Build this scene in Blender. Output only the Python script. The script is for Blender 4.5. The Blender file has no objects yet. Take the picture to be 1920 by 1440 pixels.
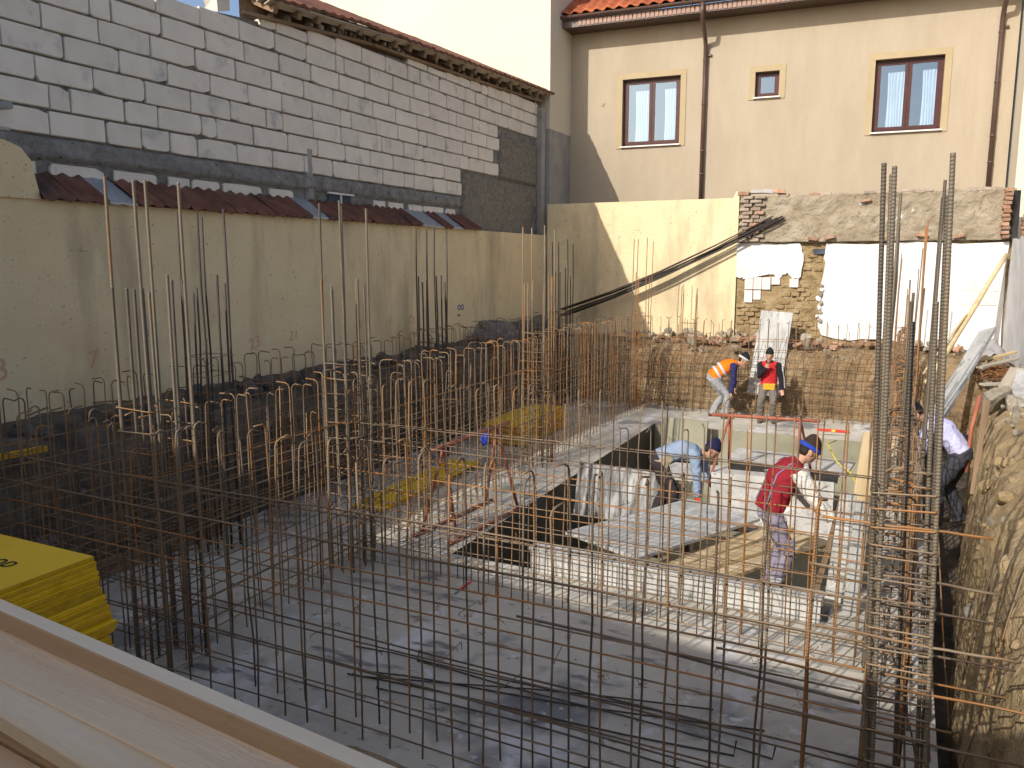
import bpy, math, random
from mathutils import Vector, Matrix, Euler, noise
R = math.radians
random.seed(7)
rnd = random.uniform
sc = bpy.context.scene
col = sc.collection

# ------------------------------------------------------------------ camera, sky, sun, exposure
cam_d = bpy.data.cameras.new('camera'); cam = bpy.data.objects.new('camera', cam_d); col.objects.link(cam)
cam_d.sensor_width = 36.0; cam_d.lens = 36.0 * 1500 / 1920; cam_d.clip_start = .05; cam_d.clip_end = 600
cam.location = (0, 0, 3.4)
cam.rotation_euler = (R(90) - math.atan(230 / 1500), 0, R(26))
sc.camera = cam
SUN_AZ, SUN_EL = R(18.5), R(31.5)          # light travels towards +Y, turned a little to +X
sdir = Vector((math.sin(SUN_AZ) * math.cos(SUN_EL), math.cos(SUN_AZ) * math.cos(SUN_EL), -math.sin(SUN_EL)))
w = bpy.data.worlds.new('World'); sc.world = w; w.use_nodes = True
nt = w.node_tree; nt.nodes.clear()
sky = nt.nodes.new('ShaderNodeTexSky'); sky.sky_type = 'NISHITA'; sky.sun_disc = False
sky.sun_elevation = SUN_EL; sky.sun_rotation = math.pi + SUN_AZ; sky.air_density = .8; sky.dust_density = 2.0; sky.ozone_density = .15
bg = nt.nodes.new('ShaderNodeBackground'); bg.inputs[1].default_value = .135
wo = nt.nodes.new('ShaderNodeOutputWorld')
nt.links.new(sky.outputs[0], bg.inputs[0]); nt.links.new(bg.outputs[0], wo.inputs[0])
sun_d = bpy.data.lights.new('sun', 'SUN'); sun = bpy.data.objects.new('sun', sun_d); col.objects.link(sun)
sun_d.energy = 3.5; sun_d.angle = R(.5); sun_d.color = (1, .94, .85)
sun.rotation_euler = sdir.to_track_quat('-Z', 'Y').to_euler()
vs = sc.view_settings; vs.view_transform = 'Standard'; vs.look = 'None'; vs.exposure = .38; vs.gamma = 1.0

# ------------------------------------------------------------------ materials
MATS = {}
def mat(name, cols, scale=3., rough=.85, bump=.25, bscale=40., stretch=(1, 1, 1), rand=0., spots=(), coord='W', detail=6., metal=0., bdist=.02, spec=.3):
    """noise-driven colour ramp, optional spots [(colour, scale, lo, hi, stretch)], per-object brightness, fine bump"""
    m = bpy.data.materials.new(name); m.use_nodes = True
    t = m.node_tree; N = t.nodes; L = t.links; b = N['Principled BSDF']
    if coord == 'W': src = N.new('ShaderNodeNewGeometry').outputs['Position']
    else: src = N.new('ShaderNodeTexCoord').outputs['Object']
    mp = N.new('ShaderNodeMapping'); mp.inputs['Scale'].default_value = stretch; L.new(src, mp.inputs[0]); v = mp.outputs[0]
    def nz(sc_, det=detail, vec=v):
        n = N.new('ShaderNodeTexNoise'); n.inputs['Scale'].default_value = sc_; n.inputs['Detail'].default_value = det
        n.inputs['Roughness'].default_value = .62; L.new(vec, n.inputs['Vector']); return n.outputs['Fac']
    if rand:
        oi = N.new('ShaderNodeObjectInfo')
        if coord != 'W':
            ad = N.new('ShaderNodeVectorMath'); ad.operation = 'ADD'; cb = N.new('ShaderNodeVectorMath'); cb.operation = 'SCALE'
            cx = N.new('ShaderNodeCombineXYZ'); L.new(oi.outputs['Random'], cx.inputs[0]); L.new(oi.outputs['Random'], cx.inputs[1])
            L.new(cx.outputs[0], cb.inputs[0]); cb.inputs['Scale'].default_value = 37.; L.new(v, ad.inputs[0]); L.new(cb.outputs[0], ad.inputs[1]); v = ad.outputs[0]
    r = N.new('ShaderNodeValToRGB'); L.new(nz(scale, vec=v), r.inputs[0]); e = r.color_ramp.elements
    if len(cols[0]) == 3: cols = [(.3 + .4 * i / max(1, len(cols) - 1), c) for i, c in enumerate(cols)]
    while len(e) < len(cols): e.new(.5)
    for q, (p_, c) in zip(e, cols): q.position = p_; q.color = (*c, 1)
    c = r.outputs[0]
    for s in spots:
        sv = v
        if len(s) > 4:
            m2 = N.new('ShaderNodeMapping'); m2.inputs['Scale'].default_value = s[4]; L.new(src, m2.inputs[0]); sv = m2.outputs[0]
        mr = N.new('ShaderNodeMapRange'); mr.inputs['From Min'].default_value = s[2]; mr.inputs['From Max'].default_value = s[3]
        L.new(nz(s[1], 4., sv), mr.inputs['Value'])
        mx = N.new('ShaderNodeMix'); mx.data_type = 'RGBA'; L.new(mr.outputs[0], mx.inputs['Factor']); L.new(c, mx.inputs['A']); mx.inputs['B'].default_value = (*s[0], 1); c = mx.outputs['Result']
    if rand:
        hs = N.new('ShaderNodeHueSaturation'); mr = N.new('ShaderNodeMapRange'); mr.inputs['To Min'].default_value = 1 - rand; mr.inputs['To Max'].default_value = 1 + rand
        L.new(oi.outputs['Random'], mr.inputs['Value']); L.new(mr.outputs[0], hs.inputs['Value']); L.new(c, hs.inputs['Color']); c = hs.outputs[0]
    L.new(c, b.inputs['Base Color']); b.inputs['Roughness'].default_value = rough; b.inputs['Metallic'].default_value = metal
    b.inputs['Specular IOR Level'].default_value = spec
    if bump:
        bp = N.new('ShaderNodeBump'); bp.inputs['Strength'].default_value = bump; bp.inputs['Distance'].default_value = bdist
        L.new(nz(bscale, 5., v), bp.inputs['Height']); L.new(bp.outputs[0], b.inputs['Normal'])
    MATS[name] = m; return m

mat('yellow_paint', [(.70, .555, .33), (.76, .615, .375), (.80, .655, .41)], 1.2, bump=.35, bscale=90, bdist=.006,
    spots=[((.10, .085, .06), 30, .65, .68), ((.46, .37, .23), 1.1, .52, .72, (1, 1, .22)), ((.30, .25, .17), 9, .66, .74)])
mat('yellow_paint_dirty', [(.50, .40, .22), (.56, .45, .26)], 1.2, bump=.35, bscale=90, bdist=.006, spots=[((.05, .045, .035), 30, .63, .66), ((.30, .25, .17), 2.2, .5, .8)])
mat('cream_render', [(.66, .59, .46), (.71, .635, .50)], .6, bump=.15, bscale=60, bdist=.004, spots=[((.55, .48, .36), 3, .70, .8)])
mat('raw_cement', [(.26, .25, .24), (.36, .34, .31), (.42, .40, .36)], 1.6, bump=.4, bscale=30)
mat('beige_stucco', [(.385, .32, .235), (.43, .36, .27)], 2.2, bump=.9, bscale=34, stretch=(1, 1, .3), bdist=.012, spots=[((.35, .285, .205), .5, .5, .75), ((.36, .30, .22), 1.6, .60, .80, (1, 1, .15))])
mat('ochre_trim', [(.39, .31, .185), (.43, .345, .21)], 3, bump=.2)
mat('brown_frame', [(.055, .018, .016), (.08, .026, .022)], 6, rough=.4, bump=0)
mat('brown_gutter', [(.075, .045, .035), (.11, .065, .05)], 4, rough=.38, bump=.05, spec=.5)
mat('pink_soffit', [(.30, .18, .13), (.36, .22, .16)], 4, rough=.5, bump=0)
mat('roof_tile', [(.28, .07, .03), (.37, .105, .045), (.43, .14, .06)], 5, bump=.3, rand=.22, coord='O')
mat('dark_tile', [(.10, .04, .025), (.16, .065, .04), (.20, .09, .055)], 4, bump=.4, rough=.7, rand=.15, spots=[((.06, .04, .035), 1.6, .5, .7)])
mat('zinc', [(.30, .32, .34), (.40, .42, .44)], 4, rough=.45, metal=.4, bump=.1)
mat('aac_block', [(.70, .64, .55), (.77, .705, .61), (.81, .745, .65)], 3.2, bump=.5, bscale=120, rand=.06, coord='O', bdist=.008,
    spots=[((.10, .10, .10), 26, .73, .76), ((.36, .36, .36), 2.2, .58, .8)])
mat('mortar', [(.12, .115, .108), (.22, .21, .20), (.29, .28, .265)], 7, bump=1, bscale=24, bdist=.03)
mat('rough_cement', [(.17, .165, .155), (.27, .26, .245), (.36, .35, .325)], 5, bump=1, bscale=22, bdist=.05, spots=[((.04, .04, .04), 12, .62, .7)])
mat('pebble_dash', [(.19, .17, .14), (.32, .29, .24), (.43, .39, .33)], 14, bump=1, bscale=60, bdist=.06)
mat('white_lime', [(.60, .595, .575), (.68, .675, .655), (.73, .725, .71)], 2, bump=.3, bscale=30, bdist=.01, spots=[((.45, .42, .36), 9, .66, .74), ((.60, .56, .48), 1.1, .62, .8)])
mat('grey_lime', [(.52, .53, .54), (.64, .64, .64)], 2, bump=.4, bscale=30, bdist=.015, spots=[((.34, .32, .28), 7, .62, .72, (1, 1, .3))])
mat('old_plaster', [(.24, .19, .125), (.33, .275, .195), (.42, .36, .27)], 2.4, bump=1, bscale=14, bdist=.05, spots=[((.62, .59, .54), 1.7, .66, .69), ((.16, .125, .085), 6, .62, .75)])
mat('mud_wall', [(.22, .15, .07), (.33, .24, .125), (.42, .33, .19)], 3.4, bump=1, bscale=12, bdist=.06, spots=[((.14, .09, .045), 8, .6, .72)])
mat('pier_brick', [(.28, .21, .155), (.36, .285, .22), (.42, .36, .29)], 8, bump=.9, bscale=30, rand=.2, coord='O', bdist=.03)
mat('old_brick', [(.28, .15, .09), (.38, .22, .14), (.42, .32, .24)], 8, bump=.8, bscale=40, rand=.3, coord='O')
mat('wall_tile', [(.70, .62, .58), (.76, .69, .65)], 20, rough=.25, bump=.05, coord='O', rand=.05)
mat('soil', [(.16, .105, .055), (.27, .19, .105), (.38, .285, .17)], 1.8, bump=1, bscale=9, bdist=.09, spots=[((.10, .068, .04), 3.5, .56, .72), ((.44, .37, .26), 13, .66, .72)])
mat('cut_earth', [(.26, .185, .095), (.37, .27, .145), (.45, .345, .205)], 1.3, bump=1, bscale=16, bdist=.06, spots=[((.20, .14, .075), 1.8, .55, .7), ((.52, .44, .31), 18, .68, .73)])
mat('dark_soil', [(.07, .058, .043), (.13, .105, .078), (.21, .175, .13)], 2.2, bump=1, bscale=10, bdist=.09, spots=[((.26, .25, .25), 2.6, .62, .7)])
mat('stone', [(.26, .22, .16), (.38, .33, .25), (.46, .42, .35)], 4, bump=.9, bscale=20, rand=.3, coord='O')
mat('dark_stone', [(.07, .065, .06), (.13, .12, .11), (.20, .19, .18)], 4, bump=.9, bscale=20, rand=.4, coord='O')
mat('slab', [(.40, .37, .31), (.51, .475, .40), (.59, .555, .475)], .55, rough=.9, bump=.6, bscale=26, bdist=.012,
    spots=[((.68, .68, .67), 1.1, .56, .66, (1, .35, 1)), ((.22, .22, .215), .7, .54, .62), ((.60, .59, .57), 5, .58, .66), ((.12, .12, .12), 40, .66, .70), ((.20, .195, .185), 2.6, .58, .66, (.4, 1.3, 1))])
mat('slab_pale', [(.42, .41, .385), (.50, .485, .45), (.58, .565, .53)], 2.2, rough=.85, bump=.5, bscale=60, bdist=.01, spots=[((.30, .29, .27), 6, .60, .72)])
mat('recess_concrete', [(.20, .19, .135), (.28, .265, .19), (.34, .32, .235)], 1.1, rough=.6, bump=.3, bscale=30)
mat('form_board', [(.44, .43, .40), (.56, .55, .52), (.64, .63, .60)], 5, bump=.5, bscale=60, coord='O', rand=.08, spots=[((.26, .26, .25), 13, .54, .74, (1, 2.6, 1)), ((.14, .14, .135), 34, .62, .70, (1.5, 1, 1)), ((.36, .35, .33), 2.4, .48, .7)])
mat('black_board', [(.30, (.05, .05, .05)), (.46, (.20, .20, .195)), (.58, (.42, .42, .41)), (.75, (.60, .60, .58))], 5, bump=.3, bscale=40, coord='O', stretch=(1.6, 1, .35), spots=[((.04, .04, .04), 22, .60, .70)])
mat('grey_plank', [(.33, .33, .31), (.43, .43, .41), (.52, .515, .49)], 4, bump=.6, bscale=50, coord='O', rand=.1, stretch=(.3, 1, 1), spots=[((.20, .20, .19), 14, .6, .7)])
def wood(name, cols, knots, **k):
    m = mat(name, cols, 3.5, rough=.75, bump=.55, bscale=22, coord='O', rand=.06, stretch=(.22, 2.2, 2.2), bdist=.006, spots=[(knots, 2.4, .68, .78, (1, 2, 2))], **k); return m
wood('fresh_wood', [(.70, .52, .33), (.77, .59, .39), (.81, .65, .46)], (.34, .20, .10))
m_ = MATS['fresh_wood']; m_.node_tree.nodes['Bump'].inputs['Strength'].default_value = .8
for n_ in m_.node_tree.nodes:
    if n_.type == 'TEX_NOISE' and n_.inputs['Scale'].default_value == 22: n_.inputs['Scale'].default_value = 46
wood('edge_wood', [(.46, .30, .17), (.54, .37, .22)], (.22, .12, .06))
wood('pale_wood', [(.72, .60, .44), (.78, .67, .51)], (.5, .4, .28))
wood('plank_wood', [(.48, .36, .19), (.58, .45, .26), (.64, .52, .33)], (.36, .22, .10))
wood('old_wood', [(.15, .095, .055), (.24, .16, .095), (.31, .22, .14)], (.07, .045, .03))
wood('grey_wood', [(.30, .26, .20), (.40, .35, .27), (.47, .42, .33)], (.2, .16, .1))
mat('bark', [(.04, .027, .018), (.10, .065, .04), (.17, .11, .065)], 9, bump=1, bscale=20, stretch=(.3, 2, 2), coord='O')
mat('yellow_panel', [(.72, .455, .004), (.80, .53, .008)], 2, rough=.38, bump=.08, coord='O', rand=.05, spec=.5, spots=[((.35, .25, .01), 7, .70, .76, (.3, 2, 2))])
mat('yellow_edge', [(.52, .27, .006), (.66, .37, .01), (.74, .45, .015)], 9, rough=.55, bump=.3, coord='O', rand=.22, spots=[((.12, .055, .01), 14, .72, .76)])
mat('rust_paint', [(.30, .085, .045), (.36, .12, .07), (.40, .16, .10)], 7, rough=.6, bump=.3, coord='O', spots=[((.50, .42, .34), 10, .64, .7)])
mat('wire_rust', [(.14, .06, .025), (.24, .11, .045), (.33, .17, .07)], 12, rough=.8, bump=.3, coord='O', rand=.3)
mat('black_print', [(.02, .02, .018), (.03, .03, .028)], 5, bump=0)
mat('orange_spray', [(.66, .36, .22), (.64, .42, .28)], 12, bump=0)
mat('blue_paint', [(.02, .08, .25), (.03, .10, .32)], 5, bump=0)
mat('curtain', [(.78, .78, .76), (.86, .86, .84)], 3, bump=.1, rough=.95)
mat('room_dark', [(.05, .065, .09), (.07, .09, .12)], 2, bump=0)
mat('white_sill', [(.74, .72, .66), (.80, .78, .73)], 5, bump=0)
mat('plastic_white', [(.75, .75, .73), (.8, .8, .79)], 5, rough=.4, bump=0)
mat('blue_plastic', [(.03, .07, .55), (.05, .10, .65)], 5, rough=.35, bump=.5, bscale=12)
mat('grey_sheet', [(.26, .25, .25), (.36, .35, .35)], 4, rough=.5, bump=.6, bscale=8, coord='O')
mat('red_tool', [(.6, .04, .03), (.65, .06, .04)], 5, rough=.4, bump=0)
mat('yellow_hose', [(.62, .55, .03), (.7, .62, .05)], 5, rough=.4, bump=0)
mat('black_rubber', [(.015, .015, .016), (.03, .03, .03)], 5, rough=.6, bump=.1)
mat('steel', [(.25, .25, .26), (.4, .4, .41)], 10, rough=.4, metal=.7, bump=0)
def cloth(name, c, k=.90, bs=14): mat(name, [tuple(x * k for x in c), c, tuple(min(1, x * 1.12) for x in c)], 5, rough=.95, bump=.9, bscale=bs, coord='O', bdist=.03, spec=.1)
for n_, c_ in dict(orange_fabric=(.92, .20, .012), navy_fabric=(.035, .035, .11), grey_work=(.33, .33, .34), red_fabric=(.55, .035, .04), black_fabric=(.022, .022, .025), olive_grey=(.17, .15, .13),
                   yellow_fabric=(.62, .38, .04), blue_sweater=(.25, .32, .43), dark_trouser=(.045, .035, .04), knit_navy=(.02, .022, .06), maroon_fabric=(.27, .022, .032), white_fabric=(.74, .71, .64),
                   purple_grey=(.28, .25, .31), brown_knit=(.045, .032, .026), blue_knit=(.03, .07, .42), lavender=(.52, .52, .74), charcoal=(.055, .056, .065), glove_red=(.70, .06, .02), silver_stripe=(.55, .55, .56), suspender=(.22, .21, .32)).items(): cloth(n_, c_)
mat('skin', [(.42, .22, .145), (.50, .28, .19), (.54, .32, .23)], 12, rough=.6, bump=.15, coord='O')
mat('hair_dark', [(.02, .016, .014), (.04, .03, .025)], 12, bump=.4, coord='O')
mat('shoe', [(.06, .045, .035), (.13, .10, .075)], 8, bump=.3, coord='O')
mat('leather', [(.30, .25, .17), (.38, .32, .22)], 8, bump=.4, coord='O')

def rebar_mat(name, cols, seed):
    """per-bar colour from Object Info Random, broken along the bar by rust patches; helical ribs as bump"""
    m = bpy.data.materials.new(name); m.use_nodes = True; t = m.node_tree; N = t.nodes; L = t.links; b = N['Principled BSDF']
    oi = N.new('ShaderNodeObjectInfo'); g = N.new('ShaderNodeNewGeometry')
    n = N.new('ShaderNodeTexNoise'); n.inputs['Scale'].default_value = 3.5; n.inputs['Detail'].default_value = 5; L.new(g.outputs['Position'], n.inputs['Vector'])
    mu = N.new('ShaderNodeMath'); mu.operation = 'MULTIPLY_ADD'; L.new(n.outputs['Fac'], mu.inputs[0]); mu.inputs[1].default_value = .9
    m3 = N.new('ShaderNodeMath'); m3.operation = 'MULTIPLY_ADD'; L.new(oi.outputs['Random'], m3.inputs[0]); m3.inputs[1].default_value = .75; m3.inputs[2].default_value = -.32
    L.new(m3.outputs[0], mu.inputs[2])
    r = N.new('ShaderNodeValToRGB'); e = r.color_ramp.elements
    while len(e) < len(cols): e.new(.5)
    for i, (q, c) in enumerate(zip(e, cols)): q.position = i / (len(cols) - 1); q.color = (*c, 1)
    L.new(mu.outputs[0], r.inputs[0]); L.new(r.outputs[0], b.inputs['Base Color'])
    b.inputs['Roughness'].default_value = .62; b.inputs['Metallic'].default_value = .135
    tc = N.new('ShaderNodeTexCoord'); wv = N.new('ShaderNodeTexWave'); wv.bands_direction = 'Z'; wv.inputs['Scale'].default_value = 18; L.new(tc.outputs['Object'], wv.inputs['Vector'])
    bp = N.new('ShaderNodeBump'); bp.inputs['Strength'].default_value = .5; bp.inputs['Distance'].default_value = .004; L.new(wv.outputs['Fac'], bp.inputs['Height']); L.new(bp.outputs[0], b.inputs['Normal'])
    MATS[name] = m
rebar_mat('rebar', [(.07, .045, .030), (.15, .10, .062), (.24, .175, .11), (.29, .155, .062), (.40, .155, .032)], 1)
rebar_mat('rebar_grey', [(.085, .068, .05), (.125, .10, .073), (.17, .14, .10), (.20, .165, .115), (.25, .13, .05)], 2)
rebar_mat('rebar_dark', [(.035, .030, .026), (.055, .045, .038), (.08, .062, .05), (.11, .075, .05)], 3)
def glass_mat():
    m = bpy.data.materials.new('pane_glass'); m.use_nodes = True; t = m.node_tree; N = t.nodes; L = t.links; N.clear()
    o = N.new('ShaderNodeOutputMaterial'); g = N.new('ShaderNodeBsdfGlossy'); g.inputs['Roughness'].default_value = .02; g.inputs['Color'].default_value = (.62, .8, 1, 1)  # blue of the reflected sky is put into the gloss tint
    tr = N.new('ShaderNodeBsdfTransparent'); tr.inputs['Color'].default_value = (.66, .76, .86, 1)
    mx = N.new('ShaderNodeMixShader'); mx.inputs[0].default_value = .24
    L.new(tr.outputs[0], mx.inputs[1]); L.new(g.outputs[0], mx.inputs[2]); L.new(mx.outputs[0], o.inputs[0]); MATS['pane_glass'] = m
glass_mat()

# ------------------------------------------------------------------ helpers
def put(name, me, m, parent=None, loc=(0, 0, 0), rot=(0, 0, 0), scale=(1, 1, 1), kind=None):
    if m and not me.materials: me.materials.append(MATS[m])
    o = bpy.data.objects.new(name, me); col.objects.link(o); o.parent = parent
    o.location = loc; o.rotation_euler = rot; o.scale = scale
    if kind: o['kind'] = kind
    return o
def tag(o, label, cat, group=None):
    o['label'] = label; o['category'] = cat
    if group: o['group'] = group
    return o
def thing(name, label, cat, loc=(0, 0, 0), rz=0, group=None):
    o = bpy.data.objects.new(name, None); col.objects.link(o); o.location = loc; o.rotation_euler = (0, 0, rz); o.empty_display_size = .2
    return tag(o, label, cat, group)
class MB:
    def __init__(s): s.v = []; s.f = []
    def box(s, c, d, rot=None, jit=0, taper=None):
        b = len(s.v); M = Euler(rot).to_matrix() if rot else None
        for z in (-.5, .5):
            for x, y in ((-.5, -.5), (.5, -.5), (.5, .5), (-.5, .5)):
                p = Vector((x * d[0], y * d[1], z * d[2]))
                if jit: p += Vector((rnd(-jit, jit), rnd(-jit, jit), rnd(-jit, jit)))
                if M: p = M @ p
                s.v.append(p + Vector(c))
        s.f += [tuple(b + i for i in q) for q in ((3, 2, 1, 0), (4, 5, 6, 7), (0, 1, 5, 4), (1, 2, 6, 5), (2, 3, 7, 6), (3, 0, 4, 7))]; return s
    def quad(s, *p):
        b = len(s.v); s.v += [Vector(q) for q in p]; s.f.append(tuple(range(b, b + len(p)))); return s
    def prism(s, poly, y0, y1):
        """polygon in x,z extruded along y"""
        b = len(s.v); n = len(poly)
        s.v += [Vector((x, y0, z)) for x, z in poly] + [Vector((x, y1, z)) for x, z in poly]
        s.f.append(tuple(b + i for i in range(n))); s.f.append(tuple(b + n + i for i in reversed(range(n))))
        for i in range(n): j = (i + 1) % n; s.f.append((b + i, b + n + i, b + n + j, b + j))
        return s
    def tube(s, path, r, n=6, cap=True, side=None, closed=False):
        """path of points; r a number or a list of numbers / (a, b) ellipse radii"""
        P = [Vector(p) for p in path]; k = len(P); b = len(s.v)
        rs = r if isinstance(r, (list, tuple)) else [r] * k
        up = Vector(side) if side else None
        for i in range(k):
            if closed: t = P[(i + 1) % k] - P[i - 1]
            else: t = P[min(i + 1, k - 1)] - P[max(i - 1, 0)]
            t.normalize()
            if up is None:
                up = Vector((0, 0, 1)) if abs(t.z) < .9 else Vector((1, 0, 0))
            a = up - t * up.dot(t)
            if a.length < 1e-4: a = t.orthogonal()
            a.normalize(); c = t.cross(a)
            if not side: up = a
            ra, rb = rs[i] if isinstance(rs[i], (list, tuple)) else (rs[i], rs[i])
            for j in range(n):
                q = 2 * math.pi * j / n; s.v.append(P[i] + a * (ra * math.cos(q)) + c * (rb * math.sin(q)))
        for i in range(k if closed else k - 1):
            i2 = (i + 1) % k
            for j in range(n):
                j2 = (j + 1) % n; s.f.append((b + i * n + j, b + i * n + j2, b + i2 * n + j2, b + i2 * n + j))
        if cap and not closed:
            s.f.append(tuple(b + j for j in reversed(range(n)))); s.f.append(tuple(b + (k - 1) * n + j for j in range(n)))
        return s
    def ball(s, c, d, n=10, m=7, rot=None):
        M = Euler(rot).to_matrix() if rot else Matrix.Identity(3); b = len(s.v); C = Vector(c)
        for i in range(1, m):
            a = math.pi * i / m
            for j in range(n):
                q = 2 * math.pi * j / n; s.v.append(C + M @ Vector((d[0] * math.sin(a) * math.cos(q), d[1] * math.sin(a) * math.sin(q), d[2] * math.cos(a))))
        s.v += [C + M @ Vector((0, 0, d[2])), C + M @ Vector((0, 0, -d[2]))]; T = b + (m - 1) * n
        for i in range(m - 2):
            for j in range(n): j2 = (j + 1) % n; s.f.append((b + i * n + j, b + (i + 1) * n + j, b + (i + 1) * n + j2, b + i * n + j2))
        for j in range(n):
            j2 = (j + 1) % n; s.f.append((T, b + j, b + j2)); s.f.append((T + 1, b + (m - 2) * n + j2, b + (m - 2) * n + j))
        return s
    def mesh(s, name='m', smooth=False):
        me = bpy.data.meshes.new(name); me.from_pydata([tuple(v) for v in s.v], [], s.f); me.update()
        if smooth: me.polygons.foreach_set('use_smooth', [True] * len(me.polygons))
        return me
    def put(s, name, m, parent=None, smooth=False, **k): return put(name, s.mesh(name, smooth), m, parent, **k)
def bevel(o, w=.006, seg=1):
    md = o.modifiers.new('bevel', 'BEVEL'); md.width = w; md.segments = seg; md.limit_method = 'ANGLE'; return o
def fbm(p, s, o=4): return noise.fractal(Vector(p) * s, 1.0, 2.0, o)
def sheet(name, f, nu, nv, m, parent=None, smooth=True, kind=None):
    me = bpy.data.meshes.new(name)
    V = [f(i / nu, j / nv) for j in range(nv + 1) for i in range(nu + 1)]
    F = [(j * (nu + 1) + i, j * (nu + 1) + i + 1, (j + 1) * (nu + 1) + i + 1, (j + 1) * (nu + 1) + i) for j in range(nv) for i in range(nu)]
    me.from_pydata([tuple(v) for v in V], [], F); me.update()
    if smooth: me.polygons.foreach_set('use_smooth', [True] * len(F))
    return put(name, me, m, parent, kind=kind)
def text(name, s, size, m, loc, rot, parent=None, shear=0):
    cu = bpy.data.curves.new(name, 'FONT'); cu.body = s; cu.size = size; cu.extrude = .001; cu.shear = shear; cu.align_x = 'CENTER'
    o = bpy.data.objects.new(name, cu); col.objects.link(o); bpy.context.view_layer.update()
    me = bpy.data.meshes.new_from_object(o.evaluated_get(bpy.context.evaluated_depsgraph_get())); bpy.data.objects.remove(o)
    me.materials.clear(); return put(name, me, m, parent, loc, rot)
def board(name, m, p0, p1, wid, th, up=(0, 0, 1), parent=None, seg=5, warp=.006, twist=0, bev=.004, wane=0):
    """a plank from p0 to p1; wid across, th along 'up'; slightly bowed and uneven along its length"""
    P0, P1 = Vector(p0), Vector(p1); d = P1 - P0; L = d.length; x = d.normalized(); u = Vector(up); u = (u - x * u.dot(x)).normalized(); y = u.cross(x)
    b = MB(); ph = rnd(0, 9)
    for i in range(seg + 1):
        s = i / seg; off = math.sin(s * 3 + ph) * warp; a = twist * s; wv = wid * (1 + rnd(-wane, wane))
        for (cy, cz) in ((-.5, -.5), (.5, -.5), (.5, .5), (-.5, .5)):
            yy = cy * wv + rnd(-1, 1) * warp * .25; zz = cz * th + off
            b.v.append(Vector((L * (s - .5), yy * math.cos(a) - zz * math.sin(a), yy * math.sin(a) + zz * math.cos(a))))
    for i in range(seg):
        for j in range(4): j2 = (j + 1) % 4; b.f.append((i * 4 + j, i * 4 + j2, i * 4 + 4 + j2, i * 4 + 4 + j))
    b.f.append((3, 2, 1, 0)); e = seg * 4; b.f.append((e, e + 1, e + 2, e + 3))
    o = b.put(name, m, parent); Mx = Matrix((x, y, u)).transposed().to_4x4(); Mx.translation = (P0 + P1) / 2; o.matrix_local = Mx
    return bevel(o, bev) if bev else o
STONES = {}
def stone_mesh(i, m):
    if (i, m) not in STONES:
        b = MB().ball((0, 0, 0), (1, 1, 1), 9, 6)
        for q in b.v:
            k = 1 + .42 * noise.noise(q * 1.1 + Vector((i * 7.3, 0, 0))); q *= k
            for a in range(3): q[a] = max(-.78, min(.78, q[a]))
        STONES[(i, m)] = b.mesh('stone'); STONES[(i, m)].materials.append(MATS[m])
    return STONES[(i, m)]
def stone(parent, m, p, s, name='stone'):
    return put(name, stone_mesh(random.randrange(7), m), None, parent, p, (rnd(0, 6), rnd(0, 6), rnd(0, 6)), (s * rnd(.7, 1.3), s * rnd(.7, 1.2), s * rnd(.5, .9)))

# ------------------------------------------------------------------ ground, slab, banks
def struct(o): o['kind'] = 'structure'; return o
GX0, GX1, GY0, GY1 = -8.4, 2.5, 1.2, 19.5
g = MB(); B = 160
for q in (((-B, -B), (B, GY0)), ((-B, GY1), (B, B)), ((-B, GY0), (GX0, GY1)), ((GX1, GY0), (B, GY1))):
    (a, b_), (c, d) = q; g.quad((a, b_, 1.5), (c, b_, 1.5), (c, d, 1.5), (a, d, 1.5))
struct(g.put('ground', 'soil'))
RX0, RX1, RY0, RY1 = -4.58, -.45, 7.78, 16.3       # recess in the slab
xs, ys = [-7.75, RX0, RX1, .42], [3.0, RY0, RY1, 18.6]
s = MB()
for i in range(3):
    for j in range(3):
        if (i, j) != (1, 1): s.quad((xs[i], ys[j], 0), (xs[i + 1], ys[j], 0), (xs[i + 1], ys[j + 1], 0), (xs[i], ys[j + 1], 0))
for a, b_ in (((xs[0], ys[0]), (xs[3], ys[0])), ((xs[3], ys[0]), (xs[3], ys[3])), ((xs[3], ys[3]), (xs[0], ys[3])), ((xs[0], ys[3]), (xs[0], ys[0]))):
    s.quad((*a, -.6), (*b_, -.6), (*b_, 0), (*a, 0))
slab = struct(s.put('concrete_slab', 'slab'))
s = MB()
mat('shaded_recess', [(.035, .031, .026), (.065, .056, .045), (.10, .088, .07)], 1.4, rough=.55, bump=.3, bscale=20)  # shade of the recess put into the colour of its left and near walls
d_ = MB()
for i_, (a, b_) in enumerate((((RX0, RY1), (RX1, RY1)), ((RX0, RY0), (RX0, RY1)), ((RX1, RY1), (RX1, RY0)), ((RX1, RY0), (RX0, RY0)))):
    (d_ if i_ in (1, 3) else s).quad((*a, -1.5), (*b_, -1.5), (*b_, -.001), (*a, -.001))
struct(d_.put('recess_shade_walls', 'shaded_recess'))
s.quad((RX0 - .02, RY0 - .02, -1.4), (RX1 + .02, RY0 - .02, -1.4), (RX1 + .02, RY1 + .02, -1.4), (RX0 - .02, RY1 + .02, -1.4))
struct(s.put('slab_recess', 'recess_concrete'))
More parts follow.
